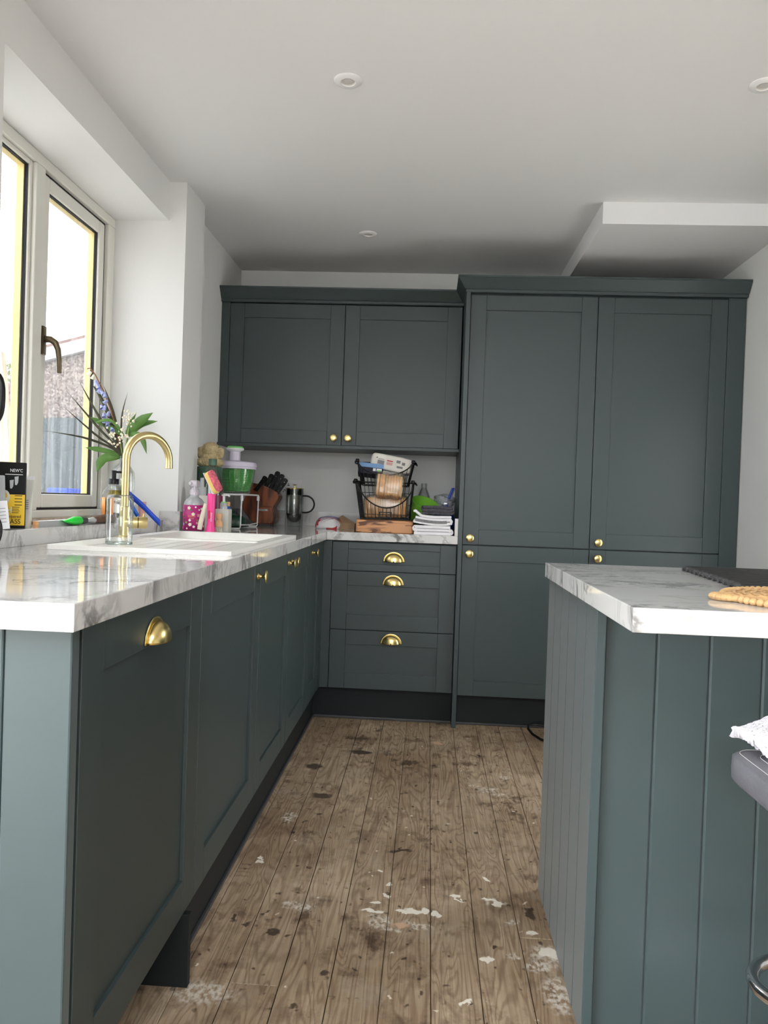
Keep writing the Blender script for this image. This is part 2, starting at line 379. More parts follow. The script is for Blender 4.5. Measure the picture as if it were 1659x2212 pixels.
# ------------------------------------------------------------------ mesh helpers
class MB:
    def __init__(s): s.v = []; s.f = []; s.mi = []; s.cur = 0
    def add(s, vs, fs):
        o = len(s.v); s.v += [Vector(p) for p in vs]
        for f in fs: s.f.append([i+o for i in f]); s.mi.append(s.cur)
        return s
    def box(s, x0, y0, z0, x1, y1, z1):
        x0, x1 = min(x0, x1), max(x0, x1); y0, y1 = min(y0, y1), max(y0, y1); z0, z1 = min(z0, z1), max(z0, z1)
        return s.add([(x0,y0,z0),(x1,y0,z0),(x1,y1,z0),(x0,y1,z0),(x0,y0,z1),(x1,y0,z1),(x1,y1,z1),(x0,y1,z1)],
                     [(0,3,2,1),(4,5,6,7),(0,1,5,4),(1,2,6,5),(2,3,7,6),(3,0,4,7)])
    def prism(s, poly, a0, a1, plane='xy'):
        n = len(poly)
        def P(u, w, a):
            return {'xy': (u, w, a), 'xz': (u, a, w), 'yz': (a, u, w)}[plane]
        vs = [P(u, w, a0) for u, w in poly] + [P(u, w, a1) for u, w in poly]
        fs = [list(range(n))[::-1], list(range(n, 2*n))] + [(i, (i+1) % n, n+(i+1) % n, n+i) for i in range(n)]
        return s.add(vs, fs)
    def lathe(s, prof, c=(0,0,0), seg=32, sx=1.0, sy=1.0):
        vs = []; fs = []; rings = []
        for r, z in prof:
            if r < 1e-6: rings.append([len(vs)]); vs.append((c[0], c[1], c[2]+z))
            else:
                ring = []
                for k in range(seg):
                    a = 2*PI*k/seg; ring.append(len(vs)); vs.append((c[0]+r*sx*math.cos(a), c[1]+r*sy*math.sin(a), c[2]+z))
                rings.append(ring)
        for A, B in zip(rings[:-1], rings[1:]):
            for k in range(seg):
                k2 = (k+1) % seg
                if len(A) == 1 and len(B) == 1: break
                if len(A) == 1: fs.append((A[0], B[k2], B[k]))
                elif len(B) == 1: fs.append((A[k], A[k2], B[0]))
                else: fs.append((A[k], A[k2], B[k2], B[k]))
        return s.add(vs, fs)
    def cyl(s, c, r, h, seg=24): return s.lathe([(0,0),(r,0),(r,h),(0,h)], c, seg)
    def tube(s, pts, r, seg=10, closed=False, rs=None):
        P = [Vector(p) for p in pts]; n = len(P)
        T = []
        for i in range(n):
            if closed: t = P[(i+1) % n]-P[i-1]
            else: t = P[min(i+1, n-1)]-P[max(i-1, 0)]
            T.append(t.normalized() if t.length > 1e-9 else Vector((0,0,1)))
        up = Vector((0,0,1)) if abs(T[0].z) < 0.9 else Vector((1,0,0))
        nrm = (up-T[0]*up.dot(T[0])).normalized()
        vs = []
        for i in range(n):
            nrm = (nrm-T[i]*nrm.dot(T[i]))
            nrm = nrm.normalized() if nrm.length > 1e-9 else Vector((1,0,0))
            b = T[i].cross(nrm); rr = rs[i] if rs else r
            for k in range(seg):
                a = 2*PI*k/seg; vs.append(P[i]+(nrm*math.cos(a)+b*math.sin(a))*rr)
        fs = []
        for i in range(n if closed else n-1):
            j = (i+1) % n
            for k in range(seg):
                k2 = (k+1) % seg; fs.append((i*seg+k, i*seg+k2, j*seg+k2, j*seg+k))
        if not closed:
            fs.append(list(range(seg))[::-1]); fs.append([(n-1)*seg+k for k in range(seg)])
        return s.add(vs, fs)
    def sup(s, c, r, e=0.4, nu=24, nv=14, noise=0.0, seed=0):
        """superellipsoid: e=1 ball, e->0 box"""
        rd = random.Random(seed)
        f = lambda x: math.copysign(abs(x)**e, x)
        vs = []; fs = []
        ph = [(rd.uniform(2, 7), rd.uniform(2, 7), rd.uniform(0, 6)) for _ in range(5)]
        for j in range(nv+1):
            t = -PI/2+PI*j/nv
            for k in range(nu):
                a = 2*PI*k/nu
                x = f(math.cos(t))*f(math.cos(a)); y = f(math.cos(t))*f(math.sin(a)); z = f(math.sin(t))
                d = 1.0
                if noise: d += noise*sum(math.sin(p*x*2+q*z*2+w+y*3) for p, q, w in ph)/3
                vs.append((c[0]+r[0]*x*d, c[1]+r[1]*y*d, c[2]+r[2]*z*(d if z > -0.95 else 1)))
        for j in range(nv):
            for k in range(nu):
                k2 = (k+1) % nu; fs.append((j*nu+k, j*nu+k2, (j+1)*nu+k2, (j+1)*nu+k))
        return s.add(vs, fs)
    def grid(s, fn, nu, nv):
        vs = [fn(i/nu, j/nv) for j in range(nv+1) for i in range(nu+1)]
        fs = [(j*(nu+1)+i, j*(nu+1)+i+1, (j+1)*(nu+1)+i+1, (j+1)*(nu+1)+i) for j in range(nv) for i in range(nu)]
        return s.add(vs, fs)
    def ribbon(s, path, th, a0, a1, plane='xz'):
        P = [Vector((p[0], p[1])) for p in path]; L = []; Rr = []
        for i, p in enumerate(P):
            t = (P[min(i+1, len(P)-1)]-P[max(i-1, 0)]).normalized(); n = Vector((-t.y, t.x))
            L.append(p+n*th/2); Rr.append(p-n*th/2)
        m = len(P)
        def Q(p, a): return (p.x, a, p.y) if plane == 'xz' else (a, p.x, p.y)
        vs = [Q(p, a0) for p in L]+[Q(p, a0) for p in Rr]+[Q(p, a1) for p in L]+[Q(p, a1) for p in Rr]
        fs = []
        for i in range(m-1):
            fs += [(i, i+1, m+i+1, m+i), (2*m+i, 3*m+i, 3*m+i+1, 2*m+i+1), (i, 2*m+i, 2*m+i+1, i+1), (m+i, m+i+1, 3*m+i+1, 3*m+i)]
        fs += [(0, m, 3*m, 2*m), (m-1, 3*m-1, 4*m-1, 2*m-1)]
        return s.add(vs, fs)
    def xf(s, mat, start=0):
        for i in range(start, len(s.v)): s.v[i] = mat @ s.v[i]
        return s

ORI = {}
def tag(o, label=None, cat=None, group=None, kind=None):
    if label: o['label'] = label
    if cat: o['category'] = cat
    if group: o['group'] = group
    if kind: o['kind'] = kind
    return o
def thing(name, loc, label, cat, group=None, rotz=0.0):
    o = bpy.data.objects.new(name, None); COL.objects.link(o)
    o.empty_display_size = 0.05
    o.location = loc; o.rotation_euler = (0, 0, rotz)
    ORI[o.name] = Vector((0,0,0)) if rotz else Vector(loc)
    return tag(o, label, cat, group)
def link(name, me, mat, parent):
    o = bpy.data.objects.new(name, me); COL.objects.link(o)
    if parent is not None:
        o.parent = parent
    return o
def build(name, mb, mat, parent=None, bevel=0.0, smooth=False, seg=2, solid=0.0, recalc=True, ang=40):
    mats = mat if isinstance(mat, (list, tuple)) else [mat]
    if parent is not None: org = ORI[parent.name]
    else:
        xs = [p.x for p in mb.v]; ys = [p.y for p in mb.v]; zs = [p.z for p in mb.v]
        org = Vector(((min(xs)+max(xs))/2, (min(ys)+max(ys))/2, min(zs)))
    me = bpy.data.meshes.new(name)
    me.from_pydata([tuple(p-org) for p in mb.v], [], mb.f)
    for mm in mats: me.materials.append(mm)
    me.polygons.foreach_set('material_index', mb.mi)
    bm = bmesh.new(); bm.from_mesh(me)
    if recalc: bmesh.ops.recalc_face_normals(bm, faces=bm.faces)
    if bevel > 0:
        ed = [e for e in bm.edges if len(e.link_faces) == 2 and e.calc_face_angle(0) > math.radians(30)]
        bmesh.ops.bevel(bm, geom=ed, offset=bevel, segments=seg, profile=0.5, affect='EDGES', clamp_overlap=True)
    bm.to_mesh(me); bm.free()
    if bevel > 0 and not smooth: ang = 15
    if smooth or bevel > 0:
        me.polygons.foreach_set('use_smooth', [True]*len(me.polygons))
        me.set_sharp_from_angle(angle=math.radians(ang))
    me.update()
    o = link(name, me, mat, parent)
    if parent is None: o.location = org; ORI[o.name] = org
    else: ORI[o.name] = org
    if solid:
        md = o.modifiers.new('thickness', 'SOLIDIFY'); md.thickness = solid; md.offset = 0
    return o
def B(*a):
    return MB().box(*a)
def struct(name, mb, mat, **k):
    o = build(name, mb, mat, **k); o['kind'] = 'structure'; return o
def text(name, body, size, mat, parent, mtx, extrude=0.0004, align='CENTER', sx=1.0):
    cu = bpy.data.curves.new(name, 'FONT'); cu.body = body; cu.size = size; cu.extrude = extrude; cu.align_x = align; cu.align_y = 'CENTER'
    t = bpy.data.objects.new('tmp', cu); COL.objects.link(t)
    dg = bpy.context.evaluated_depsgraph_get(); dg.update()
    me = bpy.data.meshes.new_from_object(t.evaluated_get(dg))
    bpy.data.objects.remove(t); bpy.data.curves.remove(cu)
    me.name = name; me.materials.clear(); me.materials.append(mat)
    me.transform(Matrix.Diagonal((sx, 1, 1, 1)))
    org = ORI[parent.name]
    me.transform(Matrix.Translation(-org) @ mtx)
    o = link(name, me, mat, parent); ORI[o.name] = org
    return o
def copy_tree(o, parent=None):
    c = o.copy(); COL.objects.link(c)
    if parent is not None: c.parent = parent
    ORI[c.name] = ORI.get(o.name, Vector((0,0,0)))
    for ch in [x for x in bpy.data.objects if x.parent == o]: copy_tree(ch, c)
    return c
def FACE_Y(x, y, z, yaw=0.0):
    """matrix that stands lettering upright facing -y"""
    return Matrix.Translation((x, y, z)) @ Matrix.Rotation(yaw, 4, 'Z') @ Matrix.Rotation(PI/2, 4, 'X')
def arc(c, r, a0, a1, n, plane='xz'):
    out = []
    for i in range(n+1):
        a = a0+(a1-a0)*i/n
        u, w = r*math.cos(a), r*math.sin(a)
        out.append({'xz': (c[0]+u, c[1], c[2]+w), 'xy': (c[0]+u, c[1]+w, c[2]), 'yz': (c[0], c[1]+u, c[2]+w)}[plane])
    return out
# ------------------------------------------------------------------ room shell
ZC = 2.3528; T = 0.9168
w = MB()
w.box(-1.42, 0.8, -0.05, -1.107, 1.895, ZC)
w.box(-1.42, 1.895, -0.05, -1.107, 3.125, 0.945)
w.box(-1.42, 1.895, 2.195, -1.107, 3.125, ZC)
w.box(-1.42, 3.125, -0.05, -1.107, 4.45, ZC)
w.box(-1.107, 3.125, -0.05, -1.036, 3.378, ZC)
w.box(-1.42, -1.6, 2.1, -1.107, 0.8, ZC)
w.box(-1.42, -5.3, -0.05, -1.107, -1.6, ZC)
wl = struct('wall_left', w, M['wall'])
struct('wall_back', B(-1.107, 4.33, -0.05, 1.6, 4.45, ZC), M['wall'])
struct('wall_right', MB().box(1.4526, 2.2, -0.05, 1.6, 2.58, ZC).box(1.4526, 3.16, -0.05, 1.6, 4.33, ZC).box(1.4526, 2.58, -0.05, 1.6, 3.16, 0.13).box(1.4526, 2.58, 1.63, 1.6, 3.16, ZC).box(1.6, 2.2, -0.05, 4.1, 2.3, ZC).box(4.0, -5.3, -0.05, 4.1, 2.2, ZC), M['wall'])
struct('wall_rear', MB().box(-1.107, -5.3, -0.05, -0.95, -5.2, ZC).box(1.65, -5.3, -0.05, 4.0, -5.2, ZC).box(-0.95, -5.3, 2.25, 1.65, -5.2, ZC).box(-0.95, -5.3, -0.05, 1.65, -5.2, 0.97), M['wall'])
SY0, SY1, SX0, SX1 = -2.4, -0.2, -0.8, 1.2      # roof light above and behind the camera
struct('ceiling', MB().box(-1.5, SY1, ZC, 4.15, 2.3, ZC+0.16).box(-1.5, 2.3, ZC, 1.65, 4.5, ZC+0.16).box(-1.5, -5.35, ZC, 4.15, SY0, ZC+0.16).box(-1.5, SY0, ZC, SX0, SY1, ZC+0.16).box(SX1, SY0, ZC, 4.15, SY1, ZC+0.16), M['ceil'])
zk = ZC+.16; my = (SY0+SY1)/2
sk = struct('window_2', MB().box(SX0-.04, SY0-.04, zk, SX0+.04, SY1+.04, zk+.08).box(SX1-.04, SY0-.04, zk, SX1+.04, SY1+.04, zk+.08).box(SX0+.04, SY0-.04, zk, SX1-.04, SY0+.04, zk+.08).box(SX0+.04, SY1-.04, zk, SX1-.04, SY1+.04, zk+.08).box(SX0+.04, my-.04, zk, SX1-.04, my+.04, zk+.08), M['upvc'])
build('pane', B(SX0+.04, SY0+.04, zk+.04, SX1-.04, my-.04, zk+.044), M['cglass'], sk)
build('pane', B(SX0+.04, my+.04, zk+.04, SX1-.04, SY1-.04, zk+.044), M['cglass'], sk)
struct('trim_1', B(0.6836, 3.276, 2.2618, 1.4526, 4.33, ZC), M['ceil'])['label'] = 'boxed-in ceiling bulkhead above the tall cabinets'
fl = struct('floor', MB().box(-1.42, -5.3, -0.12, 4.1, 2.3, -0.022).box(-1.42, 2.3, -0.12, 1.6, 4.45, -0.022), M['subfloor'])
gaps = [-1.0635, -0.953, -0.843, -0.7325, -0.622, -0.512, -0.402, -0.292, -0.1803, -0.068, 0.0424, 0.1534, 0.2638, 0.372, 0.483, 0.594, 0.705, 0.816, 0.927, 1.038, 1.149, 1.26, 1.371, 1.4526]
joints = {5: [2.62], 6: [1.66, 3.3], 12: [1.915], 11: [0.7], 3: [1.2], 9: [0.2], 14: [2.3]}
for i, (a, b) in enumerate(zip(gaps[:-1], gaps[1:])):
    ys = [-5.2]+joints.get(i, [])+[4.33]
    for y0, y1 in zip(ys[:-1], ys[1:]):
        g = random.uniform(0.0005, 0.0014)
        dz = random.uniform(-0.0015, 0.0)
        build('floorboard', B(a+g, y0+0.001, -0.022, b-g, y1-0.001, dz), M['floorw'], fl, bevel=0.0012, seg=1)
build('floorboard_field', B(1.4526, -5.2, -0.022, 4.0, 2.2, 0), M['floorw'], fl)['kind'] = 'stuff'
# window in the left wall: fixed light, mullion, side-hung sash
wf = MB()
wf.box(-1.405, 1.895, 2.157, -1.333, 3.125, 2.195)
wf.box(-1.405, 1.895, 0.972, -1.333, 3.125, 1.0)
wf.box(-1.405, 3.065, 1.0, -1.333, 3.125, 2.157)
wf.box(-1.405, 1.895, 1.0, -1.333, 1.955, 2.157)
wf.box(-1.405, 2.49, 1.0, -1.333, 2.55, 2.157)
win = struct('window_1', wf, M['upvc'], bevel=0.004)
def frame4(y0, y1, z0, z1, t, x0, x1):
    return MB().box(x0, y0, z0, x1, y0+t, z1).box(x0, y1-t, z0, x1, y1, z1).box(x0, y0+t, z0, x1, y1-t, z0+t).box(x0, y0+t, z1-t, x1, y1-t, z1)
build('bead', frame4(1.955, 2.49, 1.0, 2.157, 0.016, -1.385, -1.347), M['upvc'], win, bevel=0.004)
build('sash', frame4(2.558, 3.055, 1.008, 2.149, 0.048, -1.395, -1.346), M['upvc'], win, bevel=0.005)
build('gasket', frame4(1.970, 2.475, 1.015, 2.142, 0.0045, -1.3625, -1.3545), M['gasket'], win)
build('gasket', frame4(2.605, 3.008, 1.055, 2.102, 0.0045, -1.3625, -1.3545), M['gasket'], win)
build('gasket', frame4(2.5505, 3.0645, 1.0005, 2.1565, 0.009, -1.38, -1.350), M['gasket'], win)
build('spacer_bar', frame4(1.968, 2.473, 1.013, 2.144, 0.008, -1.388, -1.3645), M['gold'], win)
build('spacer_bar', frame4(2.603, 3.006, 1.053, 2.104, 0.008, -1.388, -1.3645), M['gold'], win)
build('pane', B(-1.3642, 1.970, 1.015, -1.3612, 2.475, 2.142), M['pglass'], win)
build('pane', B(-1.3642, 2.606, 1.056, -1.3612, 3.007, 2.101), M['pglass'], win)
hd = MB().box(-1.347, 2.566, 1.535, -1.336, 2.59, 1.632)
hd.tube([(-1.337, 2.578, 1.588), (-1.318, 2.58, 1.588), (-1.302, 2.584, 1.578), (-1.294, 2.589, 1.555), (-1.291, 2.593, 1.52), (-1.291, 2.597, 1.475)], .009, 10, rs=[.012, .012, .011, .0095, .0085, .0075])
build('handle', hd, M['bronze'], win, bevel=0.002, smooth=True)
build('sill', B(-1.40, 1.895, 0.945, -1.107, 3.125, 0.962), M['marble'], win)
build('bare_strip', B(-1.345, 1.9, 0.962, -1.331, 3.12, 0.9725), M['plaster'], win)
wr = struct('added_window', frame4(2.58, 3.16, 0.13, 1.63, 0.05, 1.53, 1.59), M['upvc'])  # unseen low window, added to bring fill light to the back of the room
build('pane', B(1.558, 2.63, 0.18, 1.562, 3.11, 1.58), M['cglass'], wr)
# glazed doors behind the camera, the source of the daylight on near faces
dr = struct('door_1', frame4(-1.6, 0.8, 0.0, 2.1, 0.06, -1.39, -1.32).box(-1.39, -0.43, 0.06, -1.32, -0.37, 2.04), M['upvc'])
build('pane', B(-1.357, -1.54, 0.06, -1.353, -0.43, 2.04), M['cglass'], dr)
build('pane', B(-1.357, -0.37, 0.06, -1.353, 0.74, 2.04), M['cglass'], dr)
def frame4y(x0, x1, z0, z1, t, y0, y1):
    return MB().box(x0, y0, z0, x0+t, y1, z1).box(x1-t, y0, z0, x1, y1, z1).box(x0+t, y0, z0, x1-t, y1, z0+t).box(x0+t, y0, z1-t, x1-t, y1, z1)
d2 = struct('window_4', frame4y(-0.95, 1.65, 0.97, 2.25, 0.06, -5.28, -5.22).box(-0.11, -5.28, 1.03, -0.05, -5.22, 2.19).box(0.75, -5.28, 1.03, 0.81, -5.22, 2.19), M['upvc'])
for a, b in ((-0.89, -0.11), (-0.05, 0.75), (0.81, 1.59)): build('pane', B(a, -5.252, 1.03, b, -5.248, 2.19), M['cglass'], d2)

# ------------------------------------------------------------------ cabinets
def mapper(face, pos):
    if face == 'y': return lambda a, d, z: (a, pos-d, z)
    return lambda a, d, z: (pos+d, a, z)
def mbox(mp, a0, d0, z0, a1, d1, z1):
    p, q = mp(a0, d0, z0), mp(a1, d1, z1); return B(*p, *q)
KNOB = MB().lathe([(0,0),(.0105,0),(.0105,.002),(.0075,.004),(.006,.008),(.0052,.012),(.0056,.017),(.009,.0205),(.0165,.0225),(.0190,.0242),(.0190,.0258),(.0178,.0272),(.010,.0288),(0,.0294)], seg=28)
kmesh = {}
def knob(parent, face, pos, a, z):
    if face not in kmesh:
        kb = MB(); kb.v = [p.copy() for p in KNOB.v]; kb.f = KNOB.f; kb.mi = KNOB.mi
        kb.xf(Matrix.Rotation(PI/2, 4, 'X' if face == 'y' else 'Y'))
        o = build('knob', kb, M['brass'], None, smooth=True, ang=60); kmesh[face] = o.data
        o.data.transform(Matrix.Translation(ORI[o.name])); bpy.data.objects.remove(o)
    o = link('knob', kmesh[face], None, parent)
    o.location = Vector(mapper(face, pos)(a, 0, z))-ORI[parent.name]; o['label'] = 'round brass knob'
    return o
def cup_pull(parent, face, pos, a, z, wd=0.104, h=0.046, D=0.027):
    mp = mapper(face, pos); mb = MB()
    mb.grid(lambda u, v: mp(a+0.5*(wd-.016)*math.cos(PI*u)*math.cos(PI/2*v*0.999), 0.001+D*math.sin(PI/2*v*0.999)**0.8, z+(h-.008)*math.sin(PI*u)*math.cos(PI/2*v*0.999)**0.9), 28, 12)
    mb.grid(lambda u, v: mp(a+(0.5*wd-.009*v)*math.cos(PI*u), .0012+.0012*math.sin(PI*v), z+(h-.009*v)*math.sin(PI*u)), 36, 4)
    o = build('cup_pull', mb, M['brass'], parent, smooth=True, solid=0.0012, ang=50); o['label'] = 'brass cup pull'
    return o
def shaker(parent, name, face, pos, a0, a1, z0, z1, stile=0.075, rt=0.075, rb=0.075, th=0.02):
    mp = mapper(face, pos)
    root = build(name, mbox(mp, a0+.004, -th, z0+.004, a1-.004, -.0085, z1-.004), M['green'], parent)
    for s0, s1 in ((a0, a0+stile), (a1-stile, a1)):
        build('stile', mbox(mp, s0, -.012, z0, s1, 0, z1), M['green'], root, bevel=0.0014)
    for s0, s1 in ((z0, z0+rb), (z1-rt, z1)):
        build('rail', mbox(mp, a0+stile+.0003, -.012, s0, a1-stile-.0003, -0.0003, s1), M['green'], root, bevel=0.0014)
    return root
g = 'base cabinets of the sink run'
# A dishwasher front
X = -0.5
A = thing('dishwasher', (-0.8, 1.4, 0.16), 'built-in dishwasher hidden behind the nearest dark green door with a brass cup pull', 'dishwasher')
build('casing', B(-1.08, 1.11, 0.16, -0.522, 1.69, 0.872), M['carcass'], A)
d = shaker(A, 'door', 'x', X, 1.1005, 1.6985, 0.162, 0.872, .077, .08, .077)
cup_pull(d, 'x', X, 1.40, 0.798)
def base_cab(name, label, y0, y1, doors, knobs, cat='cabinet', group=None):
    c = thing(name, (-0.8, (y0+y1)/2, 0.0), label, cat, group)
    build('carcass', MB().box(-1.03, y0+.002, 0.16, -0.522, y1-.002, 0.872 if name != 'sink_cabinet' else 0.70), M['carcass'], c)
    ds = [shaker(c, 'door', 'x', X, a, b, 0.162, 0.872, .075, .078, .077) for a, b in doors]
    for i, ky in knobs: knob(ds[i], 'x', X, ky, 0.835)
    return c
base_cab('base_cabinet', 'dark green single-door base cabinet between the dishwasher and the sink unit', 1.7, 2.3, [(1.7015, 2.2985)], [(0, 2.264)])
base_cab('sink_cabinet', 'dark green double-door cabinet under the sink with two brass knobs side by side', 2.3, 3.3, [(2.3015, 2.7985), (2.8015, 3.2985)], [(0, 2.764), (1, 2.838)])
c = base_cab('corner_cabinet', 'narrow dark green corner cabinet next to the three drawers', 3.3, 3.61, [(3.3015, 3.6085)], [(0, 3.34)])
build('corner_post', MB().box(-0.522, 3.6115, 0.16, -0.5, 3.715, 0.872).box(-0.5, 3.695, 0.16, -0.458, 3.715, 0.872), M['green'], c, bevel=0.001)
# end panel beside the dishwasher
e = thing('end_panel', (-0.8, 1.08, 0), 'pale-lit green end panel closing the near end of the sink run', 'panel')
x = -1.107
for a, b in ((-1.105, -1.004), (-1.004, -0.903), (-0.903, -0.802), (-0.802, -0.701), (-0.701, -0.6), (-0.6, -0.4985)):
    build('board', B(a+.0006, 1.066, 0, b-.0006, 1.09, 0.8766), M['greenm'], e, bevel=0.003, seg=2)
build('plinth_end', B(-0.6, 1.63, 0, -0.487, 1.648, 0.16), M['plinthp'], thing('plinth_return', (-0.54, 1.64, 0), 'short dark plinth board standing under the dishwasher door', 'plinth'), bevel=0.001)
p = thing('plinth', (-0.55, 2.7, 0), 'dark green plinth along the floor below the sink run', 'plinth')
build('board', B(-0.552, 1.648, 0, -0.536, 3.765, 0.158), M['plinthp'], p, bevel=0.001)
build('floor_strip', B(-0.536, 1.65, 0, -0.527, 3.75, 0.012), M['dgrey'], p, bevel=0.002)
p = thing('plinth', (-0.2, 3.757, 0), 'dark green plinth along the floor below the three drawers', 'plinth')
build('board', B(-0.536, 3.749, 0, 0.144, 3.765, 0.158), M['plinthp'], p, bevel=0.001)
build('floor_strip', B(-0.527, 3.741, 0, 0.144, 3.749, 0.012), M['dgrey'], p, bevel=0.002)
p = thing('plinth', (0.8, 3.757, 0), 'dark green plinth along the floor below the tall cabinets', 'plinth')
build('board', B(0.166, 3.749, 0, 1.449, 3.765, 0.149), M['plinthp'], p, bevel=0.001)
build('floor_strip', B(0.166, 3.741, 0, 1.449, 3.749, 0.01), M['dgrey'], p, bevel=0.002)
# drawers
Y = 3.695
D = thing('drawer_cabinet', (-0.155, 4.0, 0.0), 'dark green three-drawer cabinet with brass cup pulls under the back worktop', 'cabinet')
build('carcass', B(-0.456, 3.717, 0.16, 0.143, 4.3, 0.872), M['carcass'], D)
for z0, z1, rt, rb, zp in ((0.7315, 0.868, 0.032, 0.034, 0.7795), (0.4460, 0.7285, 0.069, 0.073, 0.668), (0.1600, 0.4430, 0.069, 0.075, 0.3840)):
    dd = shaker(D, 'drawer', 'y', Y, -0.4555, 0.1405, z0, z1, .076, rt, rb)
    cup_pull(dd, 'y', Y, -0.158, zp, h=0.05)
# tall units
e = thing('end_panel', (0.155, 4.0, 0), 'tall dark green side panel between the worktop and the tall cabinets', 'panel')
build('panel', B(0.1447, 3.673, 0, 0.1655, 4.33, 2.076), M['green'], e, bevel=0.001)
gt = 'tall cabinets'
for i, (a, b, lb, kn) in enumerate(((0.168, 0.7655, 'left tall dark green cabinet with upper and lower doors', 0.2015), (0.7685, 1.366, 'right tall dark green cabinet beside the white wall', 0.8055))):
    tc = thing('tall_cabinet', ((a+b)/2, 4.0, 0), lb, 'cabinet', gt)
    build('carcass', B(a, 3.717, 0.15, b, 4.3, 2.072), M['carcass'], tc)
    du = shaker(tc, 'upper_door', 'y', Y, a, b, 0.8785, 2.0685, .0745, .0715, .0725); knob(du, 'y', Y, kn, 0.910)
    dl = shaker(tc, 'lower_door', 'y', Y, a, b, 0.152, 0.8735, .0745, .0755, .070); knob(dl, 'y', Y, kn, 0.8345)
e = thing('filler_panel', (1.41, 4.0, 0), 'narrow dark green filler strip between the right tall cabinet and the wall', 'panel')
build('panel', B(1.3685, 3.697, 0.0, 1.449, 3.72, 2.076), M['green'], e, bevel=0.001)
# wall cabinet
U = thing('wall_cabinet', (-0.48, 4.1, 1.335), 'dark green two-door wall cabinet with brass knobs above the worktop', 'cabinet')
build('carcass', B(-1.06, 3.97, 1.351, 0.138, 4.33, 2.073), M['carcass'], U)
Yu = 3.948
for a, b, kx in ((-1.0605, -0.4625, -0.5005), (-0.4595, 0.1385, -0.4265)):
    du = shaker(U, 'door', 'y', Yu, a, b, 1.3505, 2.071, .074, .0715, .0725); knob(du, 'y', Yu, kx, 1.387)
build('filler_strip', B(-1.107, 3.948, 1.335, -1.0625, 3.97, 2.075), M['green'], U, bevel=0.001)
build('pelmet', MB().box(-1.107, 3.932, 1.3325, 0.1445, 3.952, 1.3485), M['green'], U, bevel=0.0015)
build('bottom_board', B(-1.107, 3.952, 1.3345, 0.1445, 4.33, 1.351), M['green'], U)
cn = thing('cornice', (0.2, 3.7, 2.076), 'dark green flared cornice running along the tops of all the wall and tall cabinets', 'cornice')
prof = [(-0.03, 2.0755), (0.001, 2.0755), (0.003, 2.0785), (0.003, 2.0885), (0.0075, 2.0905), (0.012, 2.096), (0.040, 2.137), (0.0425, 2.1385), (0.0425, 2.147), (-0.03, 2.147)]
mb = MB(); npf = len(prof)
for dd, z in prof:
    mb.v += [Vector((-1.107, 3.937-dd, z)), Vector((0.1447-dd, 3.937-dd, z)), Vector((0.1447-dd, 3.677-dd, z)), Vector((1.449, 3.677-dd, z))]
for i in range(npf):
    j = (i+1) % npf
    for k in range(3):
        mb.f.append([i*4+k, i*4+k+1, j*4+k+1, j*4+k]); mb.mi.append(0)
mb.f.append([i*4 for i in range(npf)]); mb.mi.append(0); mb.f.append([i*4+3 for i in range(npf)][::-1]); mb.mi.append(0)
build('moulding', mb, M['green'], cn)
build('top_board', MB().box(-1.06, 3.967, 2.073, 0.1447, 4.33, 2.085).box(0.17, 3.71, 2.073, 1.449, 4.33, 2.085), M['green'], cn)

# ------------------------------------------------------------------ worktops
def plate(outline, holes, z0, z1):
    bm = bmesh.new(); edges = []; loops = []
    for lp in [outline]+holes:
        vs = [bm.verts.new((x, y, 0)) for x, y in lp]; loops.append(len(vs))
        edges += [bm.edges.new((vs[i], vs[(i+1) % len(vs)])) for i in range(len(vs))]
    bmesh.ops.triangle_fill(bm, use_beauty=True, use_dissolve=False, edges=edges)
    bm.verts.index_update()
    V = [v.co.copy() for v in bm.verts]; F = [[v.index for v in f.verts] for f in bm.faces]
    bm.free(); n = len(V); mb = MB()
    fs = [f for f in F]+[[i+n for i in f] for f in F]
    o = 0
    for L in loops:
        fs += [(o+i, o+(i+1) % L, n+o+(i+1) % L, n+o+i) for i in range(L)]; o += L
    return mb.add([(v.x, v.y, z0) for v in V]+[(v.x, v.y, z1) for v in V], fs)
def rrect(x0, y0, x1, y1, r, n=5):
    out = []
    for cx, cy, a in ((x1-r, y1-r, 0), (x0+r, y1-r, PI/2), (x0+r, y0+r, PI), (x1-r, y0+r, 1.5*PI)):
        out += [(cx+r*math.cos(a+PI/2*k/n), cy+r*math.sin(a+PI/2*k/n)) for k in range(n+1)]
    return out
wt = plate([(-1.107,1.029),(-.481,1.029),(-.481,3.675),(.1445,3.675),(.1445,4.33),(-1.107,4.33),(-1.107,3.378),(-1.036,3.378),(-1.036,3.125),(-1.107,3.125)],
           [[(-.985,1.955),(-.525,1.955),(-.525,2.92),(-.985,2.92)]], T-.04, T)
tag(build('worktop', wt, M['marble'], None, bevel=0.0016), 'white marble-effect L-shaped worktop carrying the sink and running under the wall cabinet', 'worktop')
def upstand(lb, *boxes):
    m = MB()
    for b in boxes: m.box(*b)
    tag(build('upstand', m, M['marble'], None, bevel=0.001), lb, 'upstand')
upstand('low marble upstand below the window sill behind the sink', (-1.107, 1.03, T, -1.09, 3.107, 0.962))
upstand('marble upstand wrapped round the boxed pillar between the window and the corner', (-1.107, 3.107, T, -1.019, 3.124, 1.0), (-1.036, 3.124, T, -1.019, 3.378, 1.0), (-1.107, 3.379, T, -1.09, 4.313, 1.0))
upstand('marble upstand along the back wall behind the french press and bread baskets', (-1.107, 4.313, T, 0.128, 4.33, 1.0))
upstand('short marble upstand against the tall green side panel beside the tea towels', (0.128, 3.676, T, 0.1445, 4.33, 1.0))

